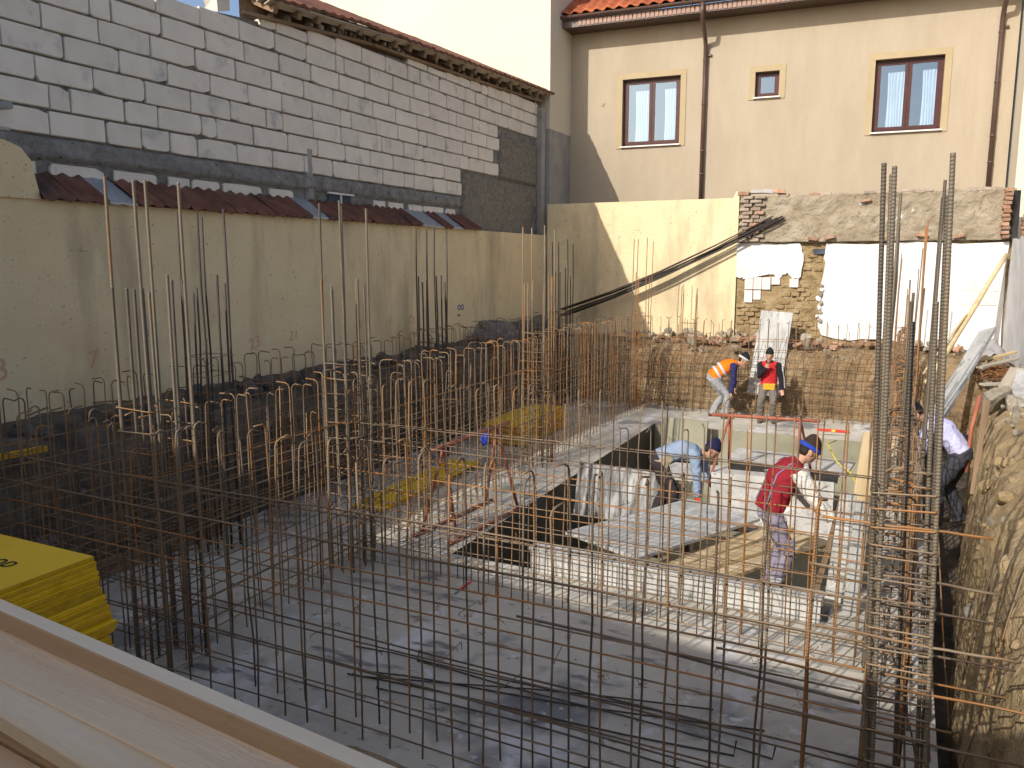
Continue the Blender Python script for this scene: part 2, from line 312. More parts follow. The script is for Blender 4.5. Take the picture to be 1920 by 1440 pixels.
def bank(name, path, prof, m, amp=.08, nu=200, nv=40, seed=0, side=1):
    """path: polyline of the bank's foot; prof: (outward, z) profile, displaced by fractal noise"""
    P = [Vector((x, y, 0)) for x, y in path]; L = [0]
    for a, b_ in zip(P, P[1:]): L.append(L[-1] + (b_ - a).length)
    def f(u, v):
        d = u * L[-1]; k = max(i for i in range(len(P) - 1) if L[i] <= d + 1e-6); a, b_ = P[k], P[k + 1]
        p = a.lerp(b_, (d - L[k]) / (L[k + 1] - L[k])); t = (b_ - a).normalized(); n = Vector((t.y, -t.x, 0)) * side
        q = v * (len(prof) - 1); i = min(int(q), len(prof) - 2); s_ = q - i
        o_ = prof[i][0] * (1 - s_) + prof[i + 1][0] * s_; z = prof[i][1] * (1 - s_) + prof[i + 1][1] * s_
        c = (p.x + seed, p.y, z)
        n1 = fbm((p.x, p.y, z * .45 + seed), .8) * 1.2 + fbm((p.x, p.y, z * .6 + seed), 3.1) * .45 + .10 * noise.noise(Vector((p.x * 3, p.y * 9, z * .5 + seed))) + .22 * fbm(c, 9., 3)
        w_ = 1 if 0 < v < 1 else .3
        return p + n * (o_ + amp * n1 * w_) + Vector((0, 0, z + amp * .5 * fbm((p.x, p.y, seed), 2.6) * (v > .3) * w_))
    return struct(sheet(name, f, nu, nv, m))
bank('earth_bank', [(.55, 1.0), (.56, 5.6), (.62, 8.2), (.86, 11), (1.18, 14.5), (1.5, 19.6)],
     [(0, -.6), (.02, -.1), (.06, .3), (.10, .7), (.16, 1.05), (.27, 1.32), (.45, 1.46), (.8, 1.52), (1.4, 1.5)], 'cut_earth', .085, 420, 64, 3)
bank('earth_bank', [(2.6, 18.45), (-8.6, 18.45)], [(0, -.1), (.05, .3), (.10, .75), (.18, 1.1), (.35, 1.32), (.6, 1.42), (.9, 1.48), (1.4, 1.5)], 'soil', .10, 260, 40, 11)
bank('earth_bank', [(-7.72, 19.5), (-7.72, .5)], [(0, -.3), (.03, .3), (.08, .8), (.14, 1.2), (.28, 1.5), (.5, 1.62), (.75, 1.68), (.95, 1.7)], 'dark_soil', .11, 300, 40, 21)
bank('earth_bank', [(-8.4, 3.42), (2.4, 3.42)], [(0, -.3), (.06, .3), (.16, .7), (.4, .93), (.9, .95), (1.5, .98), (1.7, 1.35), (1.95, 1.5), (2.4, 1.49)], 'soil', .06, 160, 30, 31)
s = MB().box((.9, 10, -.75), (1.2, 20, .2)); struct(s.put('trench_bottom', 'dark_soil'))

# ------------------------------------------------------------------ left boundary wall with tiled coping
YW = thing('boundary_wall', 'long pale yellow rendered boundary wall with red tile coping along the left', 'wall', (-8.6, 0, 0))
b = MB(); b.box((-.15, 3.9, 2.0), (.30, 31.6, 4.16)); b.put('wall_body', 'yellow_paint', YW)
b = MB(); b.box((.004, 6.0, 1.85), (.012, 12.0, .75)); 
# low stepped gable at the near end of the coping
b = MB(); b.prism([(0, 4.10), (0, 4.68), (.2, 4.74)], 0, 0) if 0 else None
gp = MB(); n = [(3.6, 4.07), (3.6, 4.78), (5.45, 4.66), (5.62, 4.60), (5.72, 4.48), (5.80, 4.07)]
k = len(n); gp.v = [Vector((.035, y, z)) for y, z in n] + [Vector((-.3, y, z)) for y, z in n]
gp.f = [tuple(range(k)), tuple(reversed(range(k, 2 * k)))] + [(i, k + i, k + (i + 1) % k, (i + 1) % k) for i in range(k)]
gp.put('gable_step', 'yellow_paint', YW)
MB().box((-.1, 4.5, 4.80), (.5, 1.9, .03), (0, .18, 0)).put('flashing', 'zinc', YW)
# corrugated coping tiles: each ~0.32 m wide sheet piece
y = 5.78; idx = 0; zinc_at = {5, 19, 20, 23, 24}
zs = []
while y < 15.85:
    wd = .42; mm = 'zinc' if (6.55 < y < 6.95 or 10.2 < y < 10.55 or 13.3 < y < 13.9 or 14.35 < y < 14.9) else 'dark_tile'
    b = MB(); nn = 10; lo = rnd(-.02, .02)
    for i in range(nn + 1):
        yy = wd * i / nn; h = .020 * math.cos(2 * math.pi * i / 5) if mm == 'dark_tile' else .006 * math.cos(2 * math.pi * i / 5)
        b.v += [Vector((.10 + lo, yy, h)), Vector((-.42, yy, .32 + h)), Vector((.10 + lo, yy, -.025 + h)), Vector((-.42, yy, .295 + h))]
    for i in range(nn):
        a = i * 4; b.f += [(a, a + 4, a + 5, a + 1), (a + 2, a + 3, a + 7, a + 6), (a, a + 2, a + 6, a + 4)]
    b.put('coping_tile', mm, YW, loc=(0, y, 4.10 + rnd(-.008, .008)), rot=(rnd(-.015, .015), rnd(-.02, .02), 0)); y += wd * .965
NUMS = [('3', 5.22, 2.15, .34), ('7', 6.30, 2.15, .30), ('2', 8.0, 2.15, .22), ('23', 8.95, 2.13, .24), ('21', 9.78, 2.18, .22), ('X', 11.5, 2.25, .2), ('15', 12.35, 2.2, .22), ('13', 13.15, 2.2, .22), ('3', 16.95, 2.5, .2)]
for (s_, y_, z_, sz) in NUMS:
    text('spray_number', s_, sz, 'orange_spray', (.004, y_, z_), (R(90), R(rnd(-14, 14)), R(90)), YW, rnd(0, .3))
text('painted_mark', 'oo', .26, 'blue_paint', (.004, 15.1, 2.36), (R(90), 0, R(90)), YW)
text('painted_mark', '-', .42, 'blue_paint', (.004, 15.0, 2.16), (R(90), R(8), R(90)), YW)

# ------------------------------------------------------------------ aerated block building behind it
BB = thing('block_building', 'old building of bare white aerated blocks with ragged mortar and roof edge', 'building', (-9.0, 0, 0))
def top_z(y):
    for (a, za), (b_, zb) in zip(TOP, TOP[1:]):
        if a <= y <= b_: return za + (zb - za) * (y - a) / (b_ - a)
    return TOP[-1][1] if y > TOP[-1][0] else TOP[0][1]
TOP = [(-16, 6.15), (2, 6.3), (6, 6.62), (9.2, 6.96), (12, 7.22), (20.3, 7.55)]
b = MB(); n = [(-16, 1.4)] + [(y, z - .035) for y, z in TOP] + [(20.22, 1.4)]; n[-2] = (20.22, 7.5)
k = len(n); b.v = [Vector((-.05, y, z)) for y, z in n] + [Vector((-.32, y, z)) for y, z in n]
b.f = [tuple(range(k)), tuple(reversed(range(k, 2 * k)))] + [(i, k + i, k + (i + 1) % k, (i + 1) % k) for i in range(k)]
b.put('mortar_wall', 'mortar', BB)
def block(parent, y0, y1, z0, z1, th=.055, m='aac_block', chip=.5):
    """one block: chamfered outline with knocked corners, proud of the mortar"""
    w_, h = y1 - y0, z1 - z0
    c = [(0, 0), (w_, 0), (w_, h), (0, h)]; pts = []
    for i, (a, e) in enumerate(c):
        if random.random() < chip:
            dx = rnd(.01, .05) if random.random() < .82 else rnd(.06, .18); dz = rnd(.01, .05)
            sx = 1 if a == 0 else -1; sz = 1 if e == 0 else -1
            p = [(a, e + sz * dz), (a + sx * dx, e)]
            pts += p if i in (0, 2) else p[::-1]
        else: pts.append((a, e))
        nx = c[(i + 1) % 4]
        mx_, mz_ = (a + nx[0]) / 2, (e + nx[1]) / 2
        pts.append((mx_ + (rnd(-.006, .006) if i % 2 else 0), mz_ + (0 if i % 2 else rnd(-.006, .006))))
    pts = [(max(-.0, a) + rnd(-.004, .004), e + rnd(-.004, .004)) for a, e in pts]
    k = len(pts); b = MB(); ins = .008; cx, cz = w_ / 2, h / 2; tl = [rnd(-.006, .006) for _ in range(2)]
    for (a, e) in pts: b.v.append(Vector((-.06, a - cx, e - cz)))
    for (a, e) in pts: b.v.append(Vector((th - .012, a - cx, e - cz)))
    for (a, e) in pts: b.v.append(Vector((th + tl[0] * (a - cx) / cx, (a - cx) * (1 - ins / cx), (e - cz) * (1 - ins / cz))))
    for q in (0, k):
        for i in range(k): j = (i + 1) % k; b.f.append((q + i, q + j, q + k + j, q + k + i))
    b.f.append(tuple(range(2 * k, 3 * k)))
    return b.put('block', m, parent, loc=(-.05, y0 + cx, z0 + cz), rot=(0, 0, 0))
PITCH = .295
for ci in range(10):
    z0 = 4.845 + ci * PITCH; z1 = z0 + PITCH - rnd(.020, .030)
    y = 3.9 - rnd(0, .7)
    while y < 19.95:
        L_ = .715 if random.random() < .80 else rnd(.2, .55)
        y1 = min(y + L_, 20.0); g_ = rnd(.012, .032)
        tz = top_z((y + y1) / 2); zz1 = z1
        if z0 + .1 > tz: y = y1 + g_; continue
        if z1 > tz - .0: zz1 = max(z0 + .12, tz - .01)
        cy = (y + y1) / 2
        if (cy > 15.9 and z0 < 5.35) or (cy > 17.75 and z0 < 6.4):
            y = y1 + g_; continue
        if y < 15.9 < y1 and z0 < 5.35: y1 = 15.88
        if y < 17.75 < y1 and z0 < 6.4: y1 = 17.73
        if y1 - y > .1: block(BB, y, y1, z0, zz1)
        y = y1 + g_
def rough_patch(name, y0, y1, z0, z1, m, x=.02, amp=.02, nu=60, nv=14, edge=.03):
    def f(u, v):
        y_, z_ = y0 + (y1 - y0) * u, z0 + (z1 - z0) * v
        e = edge * fbm((y_, z_, x), 4)
        if u in (0, 1): y_ += e
        if v in (0, 1): z_ += e
        if u in (0, 1) or v in (0, 1): return Vector((-.06, y_, z_))
        return Vector((x + amp * fbm((y_, z_, 1), 6), y_, z_))
    return sheet(name, f, nu, nv, m, BB)
rough_patch('concrete_band', -2, 15.9, 4.555, 4.835, 'rough_cement', .015, .03, 240, 6)
y = 5.6
while y < 15.6:
    L_ = rnd(.35, .8)
    if not (11.2 < y + L_ and y < 12.0): block(BB, y, y + L_, 4.36, 4.53, .03, chip=.6)
    y += L_ + rnd(.03, .2)
rough_patch('pebble_render', 15.9, 19.92, 4.0, 5.36, 'pebble_dash', .035, .03, 70, 26)
rough_patch('pebble_render', 17.75, 19.90, 5.37, 6.42, 'pebble_dash', .034, .03, 40, 22)
rough_patch('cement_pier', 10.72, 10.9, 4.4, 5.28, 'raw_cement', .012, .02, 6, 20, .05)
MB().box((.03, 20.06, 5.6), (.20, .24, 3.6), jit=.02).put('corner_pier', 'raw_cement', BB)
wv = MB().box((-.03, 11.6, 4.48), (.02, .62, .15)).put('vent_window', 'room_dark', BB)
MB().box((.0, 11.6, 4.565), (.06, .7, .03)).box((.0, 11.6, 4.475), (.03, .03, .15)).put('frame', 'white_sill', wv)
# roof edge: wall plate, rafter ends, boards, tiles
rf = MB()
def roof_f(u, v):
    y_ = 9.7 + (20.45 - 9.7) * u; z_ = top_z(y_) + .27 + v * 1.5 + .02 * fbm((y_, v * 3, 2), 3) + .012 * math.sin(y_ * 26)
    return Vector((.30 - 3.4 * v + .03 * fbm((y_, 0, 5), 2), y_, z_))
rs = sheet('roof', roof_f, 260, 8, 'dark_tile', BB, smooth=False)
md = rs.modifiers.new('solid', 'SOLIDIFY'); md.thickness = .05
y = 9.9
while y < 20.3:
    z_ = top_z(y) + .10
    bo = board('rafter', 'old_wood', (.22, y, z_ + .02), (-1.2, y + rnd(-.03, .03), z_ + .62), .10, .12, parent=BB, warp=.01); y += rnd(.42, .62)
for i in range(3):
    x_ = .20 - i * .16
    for (a, e) in ((9.75, 13.4), (13.43, 16.9), (16.94, 20.3)):
        board('sheathing_board', 'grey_wood', (x_, a, top_z(a) + .205 + i * .07), (x_, e, top_z(e) + .205 + i * .07), .15, .022, up=(-.4, 0, 1), parent=BB, warp=.008)
for (a, e) in ((9.4, 12.6), (12.63, 16.4), (16.44, 20.2)):
    board('wall_plate', 'old_wood', (.015, a, top_z(a) + .03), (.015, e, top_z(e) + .03), .10, .05, parent=BB, warp=.01)
for i in range(46):
    y_ = rnd(10, 20); stone(BB, 'stone', (rnd(-.06, .05), y_, top_z(y_) + rnd(.06, .13)), rnd(.04, .08), 'rubble_stone')
# loose roof timbers and a red roof corner peeping over the near end of the wall
for i in range(4):
    y_ = 8.0 + i * .38; board('loose_timber', 'grey_wood', (-.02 - .1 * i, y_, 7.0 + .06 * i), (-1.5, y_ + .5, 7.35 + .1 * i), .16, .06, parent=BB)
MB().box((-.12, 9.05, 7.06), (.22, .34, .22), (.2, .1, .3), jit=.04).put('broken_block', 'aac_block', BB)
sheet('gap_lining', lambda u, v: Vector((-.22, 9.6 + 10.7 * u, top_z(9.6 + 10.7 * u) - .05 + .42 * v)), 40, 1, 'old_wood', BB)
rs2 = sheet('roof', lambda u, v: Vector((-.5 - 3 * v, 5.2 + 2.9 * u, 7.02 + .6 * v + .16 * u + .02 * math.sin(u * 60))), 60, 4, 'roof_tile', BB)
# drain pipe and red pot at the near left edge
b = MB().tube([(.35, 4.6, 4.82), (.12, 5.75, 5.08)], .045, 8).put('drain_pipe', 'zinc', BB, smooth=True)

# ------------------------------------------------------------------ tall cream building and beige house
TB = thing('cream_building', 'tall plain cream building rising sunlit behind the block building', 'building', (-8.79, 20.32, 0))
MB().box((-5, 5, 10.6), (10, 10, 7.4)).put('wall', 'cream_render', TB)
MB().box((-5.001, 5, 3.45), (9.996, 9.996, 6.898)).put('wall', 'raw_cement', TB)['label'] = 'bare grey cement lower wall'
def inter(y0, y1, z0, z1): pass
BACK = R(3.3)
HH = thing('beige_house', 'beige stucco house with brown framed windows, gutter and red tile roof', 'house', (-8.74, 21.8, 0), BACK)
def wall_open(x0, x1, z0, z1, ops, depth, name, m, parent, y=0):
    X = sorted({x0, x1, *[o[0] for o in ops], *[o[1] for o in ops]}); Z = sorted({z0, z1, *[o[2] for o in ops], *[o[3] for o in ops]}); b = MB()
    for a, c in zip(X, X[1:]):
        for d, e in zip(Z, Z[1:]):
            if not any(o[0] <= a and c <= o[1] and o[2] <= d and e <= o[3] for o in ops): b.quad((a, y, d), (c, y, d), (c, y, e), (a, y, e))
    for a, c, d, e in ops:
        b.quad((a, y, d), (a, y, e), (a, y + depth, e), (a, y + depth, d)); b.quad((c, y, d), (c, y + depth, d), (c, y + depth, e), (c, y, e))
        b.quad((a, y, d), (a, y + depth, d), (c, y + depth, d), (c, y, d)); b.quad((a, y, e), (c, y, e), (c, y + depth, e), (a, y + depth, e))
    return b.put(name, m, parent)
def lx(X): return (X + 8.74) / math.cos(BACK)
OPS = [(lx(-7.30), lx(-5.72), 6.53, 8.30), (lx(-3.81), lx(-3.22), 7.57, 8.20), (lx(-1.00), lx(.50), 6.53, 8.24)]
wall_open(-.05, 10.72, 1.4, 9.62, OPS, .16, 'wall', 'beige_stucco', HH)
for i, (a, c, d, e) in enumerate(OPS):
    win = MB().box(((a + c) / 2, .16, e - .03), (c - a, .06, .06)).box(((a + c) / 2, .16, d + .035), (c - a, .06, .07)).box((a + .035, .16, (d + e) / 2), (.07, .06, e - d)).box((c - .035, .16, (d + e) / 2), (.07, .06, e - d)).put('window', 'brown_frame', HH)
    t = .15
    tr = MB().box(((a + c) / 2, -.008, e + t / 2), (c - a + 2 * t, .022, t)).box((a - t / 2, -.008, (d + e) / 2 - .03), (t, .022, e - d + .06 - .004)).box((c + t / 2, -.008, (d + e) / 2 - .03), (t, .022, e - d + .06 - .004))
    tr.put('surround', 'ochre_trim', win)
    MB().box(((a + c) / 2, -.02, d - .017), (c - a + .06, .12, .032)).put('sill', 'white_sill', win)
    n = 2 if i != 1 else 1; sw = (c - a - .12) / n
    for j in range(n):
        s0 = a + .06 + j * sw; s1 = s0 + sw; fw = .075 if n == 2 else .06; sb = MB()
        for (cc, dd) in (((s0 + s1) / 2, 'h'),):
            sb.box(((s0 + s1) / 2, .155, d + .06 + fw / 2), (sw - .008, .05, fw)).box(((s0 + s1) / 2, .155, e - .05 - fw / 2), (sw - .008, .05, fw))
            sb.box((s0 + fw / 2 + .004, .155, (d + e) / 2), (fw, .046, e - d - .12)).box((s1 - fw / 2 - .004, .155, (d + e) / 2), (fw, .046, e - d - .12))
        sb.put('sash', 'brown_frame', win)
        MB().quad((s0 + fw, .15, d + .06 + fw), (s1 - fw, .15, d + .06 + fw), (s1 - fw, .15, e - .05 - fw), (s0 + fw, .15, e - .05 - fw)).put('pane', 'pane_glass', win)
    if n == 2:
        for j in range(2):
            c0 = a + .30 + j * (c - a) / 2 * 1.02; c1 = c0 + (c - a) * .30
            sheet('curtain', lambda u, v, c0=c0, c1=c1, d=d, e=e: Vector((c0 + (c1 - c0) * u + .02 * math.sin(v * 3 + u * 5), .27 + .03 * math.sin(u * 42) + .012 * math.sin(u * 90 + v * 2), d + .04 + (e - d) * .82 * v)), 90, 6, 'curtain', win)
    MB().quad((a - .3, 1.2, d - .3), (c + .3, 1.2, d - .3), (c + .3, 1.2, e + .3), (a - .3, 1.2, e + .3)).put('room', 'room_dark', win)
MB().box((lx(-5.6), .6, 7.4), (7.5, .02, 3)) if 0 else None
# eave: soffit with battens, fascia, gutter, tiles
EV = 9.62
sof = MB().box((5.4, -.33, EV + .012), (11.0, .66, .024)).box((5.4, -.66, EV + .10), (11.0, .03, .20)).put('soffit', 'brown_gutter', HH)
for i in range(92): MB().box((0, 0, 0), (.085, .02, .15)).put('soffit_slat', 'pink_soffit', sof, loc=(.42 + i * .115, -.685, EV + .10)) if i < 96 else None
gt = MB()
for i in range(9):
    a = math.pi * i / 8; gt.v += [Vector((-.25, -.76 - .07 * math.cos(a), EV + .27 - .07 * math.sin(a))), Vector((10.9, -.76 - .07 * math.cos(a), EV + .27 - .07 * math.sin(a)))]
gt.f = [(2 * i, 2 * i + 1, 2 * i + 3, 2 * i + 2) for i in range(8)]
go = gt.put('gutter', 'brown_gutter', HH); go.modifiers.new('s', 'SOLIDIFY').thickness = .01
for i in range(14): MB().tube([(.2 + i * .8, -.85, EV + .28), (.2 + i * .8, -.845, EV + .20), (.2 + i * .8, -.76, EV + .185), (.2 + i * .8, -.68, EV + .22)], .012, 5).put('bracket', 'brown_gutter', go)
for X in (-5.08, 1.60):
    x_ = lx(X)
    dp = MB().tube([(x_, -.76, EV + .22), (x_, -.76, EV - .02), (x_, -.70, EV - .16), (x_, -.22, EV - .52), (x_, -.10, EV - .70), (x_, -.09, 8.0), (x_, -.09, 5.0)], .055, 10).put('downspout', 'brown_gutter', HH, smooth=True)
    for z_ in (8.6, 7.5, 6.3, 5.7): MB().tube([(x_, -.09, z_ - .02), (x_, -.09, z_ + .02)], .064, 10).put('collar', 'brown_gutter', dp, smooth=True)
    MB().box((x_ + .07, -.03, 8.72), (.16, .06, .05)).put('wall_bracket', 'brown_gutter', dp)
tb = MB(); nn = 8
for j in range(4):
    v = j / 3
    for i in range(nn + 1):
        u = i / nn; tb.v.append(Vector((-.16 + .32 * u, .0 + .40 * v, .035 * math.sin(math.pi * 2 * u) + .02 * (1 - v) + .0)))
for j in range(3):
    for i in range(nn): a = j * (nn + 1) + i; tb.f.append((a, a + 1, a + nn + 2, a + nn + 1))
b0 = len(tb.v)
for i in range(nn + 1): q = tb.v[i]; tb.v.append(q - Vector((0, 0, .03)))
for i in range(nn): tb.f.append((i, b0 + i, b0 + i + 1, i + 1))
tm = tb.mesh('roof_tile', True); tm.materials.append(MATS['roof_tile'])
roof = MB().quad((-.1, -.70, EV + .29), (10.9, -.70, EV + .29), (10.9, 5, EV + 3.9), (-.1, 5, EV + 3.9)).put('roof', 'old_wood', HH)
pit = math.atan2(3.61, 5.7)
for r_ in range(6):
    for c_ in range(int(min(34, 18 - 2 * r_ if r_ < 1 else 18))):
        d_ = r_ * .33 + .02
        put('roof_tile', tm, None, roof, (.05 + c_ * .305 + (r_ % 2) * .01, -.76 + d_ * math.cos(pit), EV + .345 + d_ * math.sin(pit) + rnd(-.004, .004)), (pit, 0, rnd(-.02, .02)))
tr2 = sheet('tile_course', lambda u, v: Vector((5.3 + 5.6 * u, -.76 + 2.3 * v * math.cos(pit), EV + .34 + 2.3 * v * math.sin(pit) + .03 * math.sin(u * 5.6 / .305 * 6.283) + .02 * (1 - (v * 7 % 1)))), 220, 28, 'roof_tile', roof)
MB().box((lx(-7.85), -.005, 7.70), (.07, .03, .11), (0, .4, 0)).put('wall_anchor', 'old_brick', HH)
CB = thing('side_building', 'pale cream wall of another building at the far right edge', 'building', (2.02, 21.0, 0))
MB().box((3, 4, 7), (6, 8, 11.4)).put('wall', 'cream_render', CB)

# ------------------------------------------------------------------ back yellow wall, old lime-washed wall
BW = thing('back_wall', 'lit yellow rendered wall standing below the beige house', 'wall', (-8.58, 19.72, 0))
b = MB(); n = [(0, 1.2), (4.93, 1.2), (4.93, 5.02), (4.86, 5.03), (4.78, 4.88), (0, 4.88)]; b.prism(n, 0, .28); b.put('wall_body', 'yellow_paint', BW)
OW = thing('old_wall', 'demolished old wall with white limewash, mud brick and grey plaster band', 'wall', (-3.64, 19.72, 0))
def osheet(name, poly_edge, x0, x1, z0, z1, m, y, amp, nu, nv, rag=.0, sc_=5, th=.05):
    def f(u, v):
        x, z = x0 + (x1 - x0) * u, z0 + (z1 - z0) * v; e = rag * fbm((x * 1.0, z, y * 9), sc_)
        if u in (0, 1): x += e
        if v in (0, 1): z += e
        ed = u in (0, 1) or v in (0, 1)
        return Vector((x, y + (th if ed else amp * fbm((x, z, 4), sc_)), z))
    return sheet(name, f, nu, nv, m, OW)
osheet('mud_brick_face', 0, 0.0, 5.6, 1.2, 3.9, 'mud_wall', .02, .05, 120, 60, 0, 3.2)
osheet('plaster_band', 0, .02, 5.46, 3.82, 4.90, 'old_plaster', -.12, .04, 200, 50, .05, 4, .2)
MB().box((2.8, .3, 3.1), (5.6, .3, 3.6)).put('wall_core', 'mud_wall', OW)
for r_ in range(21):
    for c_ in range(9):
        x = .02 + c_ * .225 + (r_ % 2) * .11; z = 1.52 + r_ * .098
        if x > 1.72 or (z > 2.86 and x < 1.45) or (x < 1.0 and z > 2.35) or random.random() < .3: continue
        bevel(MB().box((0, 0, 0), (.215 * rnd(.8, 1), .09, .086), jit=.012).put('mud_brick', 'mud_wall', OW, loc=(x + .11, .04 + rnd(-.025, .012), z + .043), rot=(rnd(-.05, .05), rnd(-.04, .04), rnd(-.06, .06))), .012)
# limewash panels with broken outline
def panel(pts, y, m, name='limewash_panel', n=3):
    out = []
    for a, c in zip(pts, pts[1:] + pts[:1]):
        for i in range(n):
            s_ = i / n; j = .035 if 0 < s_ else 0.0
            out.append((a[0] + (c[0] - a[0]) * s_ + rnd(-j, j), a[1] + (c[1] - a[1]) * s_ + rnd(-j, j)))
    b = MB(); k = len(out); b.v = [Vector((x, y, z)) for x, z in out] + [Vector((x, y + .05, z)) for x, z in out]
    b.f = [tuple(range(k))] + [(i, k + i, k + (i + 1) % k, (i + 1) % k) for i in range(k)]; return b.put(name, m, OW)
panel([(-.02, 3.82), (-.02, 3.05), (.15, 3.02), (.16, 2.98), (.75, 3.10), (1.02, 3.02), (1.15, 3.15), (1.30, 2.98), (1.46, 3.05), (1.50, 3.55), (1.40, 3.82)], -.045, 'white_lime')
panel([(1.98, 3.80), (1.96, 3.2), (1.90, 2.6), (1.88, 2.1), (1.98, 1.72), (2.6, 1.62), (3.4, 1.70), (3.7, 1.58), (5.55, 1.5), (5.53, 3.80)], -.05, 'white_lime', n=4)
for (x, z, w_, h) in ((.20, 2.74, .19, .29), (.40, 2.74, .19, .29), (.60, 2.74, .19, .29), (.81, 2.86, .19, .18), (.20, 2.43, .19, .29), (.40, 2.5, .17, .22), (1.22, 2.80, .2, .20)):
    bevel(MB().box((x + .1, -.02, z + h / 2), (w_, .03, h)).put('wall_tile', 'wall_tile', OW), .006)
for i in range(6):
    x = 4.86 + (i % 3) * .225; z = 2.62 + (i // 3) * .30; bevel(MB().box((x, -.056, z), (.21, .02, .285)).put('wall_tile', 'wall_tile', OW), .006)
for r_ in range(12):
    for c_ in range(2):
        x = .02 + c_ * .27 + (r_ % 2) * .09; z = 3.86 + r_ * .088
        if x < .5 + .04 * (r_ > 9): bevel(MB().box((0, 0, 0), (.25 * rnd(.7, 1), .14, .07), jit=.008).put('brick', 'pier_brick' if random.random() < .8 else 'old_brick', OW, loc=(x + .12, -.15 + rnd(-.02, .03), z + .035), rot=(rnd(-.03, .03), rnd(-.05, .05), rnd(-.05, .05))), .008)
for i, x in enumerate((.02, .30, .55, .80)): bevel(MB().box((0, 0, 0), (.26, .2, .08), jit=.012).put('brick', 'grey_plank' if i in (1, 2) else 'old_brick', OW, loc=(x + .1, -.1, 4.95 + rnd(0, .05)), rot=(0, rnd(-.1, .1), rnd(-.2, .2))), .01)
for i in (0, 3, 4, 8, 11, 12, 13, 17, 18): bevel(MB().box((0, 0, 0), (.24, .16, .07), jit=.01).put('brick', 'pier_brick' if random.random() < .8 else 'old_brick', OW, loc=(1.0 + i * .226, -.05 + rnd(-.03, .03), 4.90 + rnd(-.015, .01)), rot=(0, rnd(-.04, .04), rnd(-.06, .06))), .01)
for x, z in ((2.05, 3.93), (2.75, 4.72), (3.9, 3.95), (1.7, 3.90), (3.2, 3.88), (4.6, 3.93)): bevel(MB().box((0, 0, 0), (.22, .10, .07), jit=.012).put('brick', 'old_brick', OW, loc=(x, -.16, z), rot=(0, rnd(-.2, .2), rnd(-.3, .3))), .01)
MB().box((1.83, -.03, 3.62), (.22, .06, .10), jit=.02).put('hole_shade', 'room_dark', OW)  # solid dark box, stands in for the shade inside a hole
for i in range(9): stone(OW, 'white_lime' if i % 2 else 'stone', (1.9 + rnd(-.04, .04), -.06, 2.05 + i * .1), rnd(.04, .08), 'plaster_lump')
BP = thing('brick_pier', 'broken red brick pier with a black core for its shaded hollow at far right', 'pier', (1.80, 19.55, 3.9))
MB().box((.16, .16, .42), (.12, .12, 1.05), jit=.02).put('hollow_shade', 'black_rubber', BP)  # black box put in for the shade inside the pier's hollow
for r_ in range(12):
    for x, s_ in ((-.02, .14), (.40, .24)):
        bevel(MB().box((0, 0, 0), (s_, .22, .072), jit=.012).put('brick', 'old_brick', BP, loc=(x + rnd(-.02, .02), .02 + rnd(-.03, .03), r_ * .086), rot=(0, rnd(-.05, .05), rnd(-.1, .1))), .01)
SW = thing('side_wall', 'grey white limewashed wall along the right edge of the yard', 'wall', (1.95, 15.5, 1.3))
sheet('wall_face', lambda u, v: Vector((-.02 + .02 * fbm((0, u * 4, v * 2.5), 2), 4.25 * u, 2.55 * v + (.05 * fbm((u * 9, 0, 1), 1) if v == 1 else 0))), 60, 30, 'grey_lime', SW)
MB().box((.16, 2.12, 1.27), (.3, 4.2, 2.5)).put('wall_core', 'grey_lime', SW)

# ------------------------------------------------------------------ neighbouring house behind the photographer (its shade covers the near slab)
NH = thing('neighbour_house', 'plain neighbouring house behind the viewpoint that shades the near slab', 'house', (0, -4.0, 0))
b = MB(); b.prism([(-16, 1.4), (7, 1.4), (7, 5.05), (-16, 8.4)], -7, 0); b.put('wall', 'cream_render', NH)
MB().quad((-16.1, .12, 8.49), (7.1, .12, 5.11), (7.1, -7.1, 5.11), (-16.1, -7.1, 8.49)).put('roof', 'dark_tile', NH)

# ------------------------------------------------------------------ reinforcement
BARS = {}
def bar_up(h, r, hook, var, hd=.12, n=5):
    """vertical bar with its top bent over towards local +y"""
    k = (round(h, 2), r, hook, var)
    if k not in BARS:
        st = random.getstate(); random.seed(str(k)); w_ = .010
        P = [(rnd(-w_, w_) * (i > 0), rnd(-w_, w_) * (i > 0), (h - .05) * i / 5) for i in range(6)]
        if hook:
            x, y, z = P[-1]; dr = rnd(-.035, .02); P[-1] = (x, y, h - .05); L_ = hd * rnd(.75, 1.35)
            P += [(x, y + .012, h - .018), (x, y + .04, h), (x + rnd(-.01, .01), y + L_, h + dr)]
        b = MB().tube(P, r, n); BARS[k] = b.mesh('bar', True); random.setstate(st)
    return BARS[k]
def bar_flat(L_, r, var, n=5, axis=0):
    k = ('f', round(L_, 2), r, var)
    if k not in BARS:
        f1, f2, A_ = rnd(1.5, 4), rnd(0, 6), min(.012, .005 * L_); P = [(L_ * i / 12, A_ * .6 * math.sin(f2 + f1 * i / 12 * 2.3), A_ * math.sin(f1 * i / 12 * 3 + f2 * 2) + rnd(-.002, .002)) for i in range(13)]
        BARS[k] = MB().tube(P, r, n).mesh('bar', True)
    return BARS[k]
def rb(name, me, m, parent, **k):
    if not me.materials: me.materials.append(MATS[m])
    o = put(name, me, None, parent, **k); return o
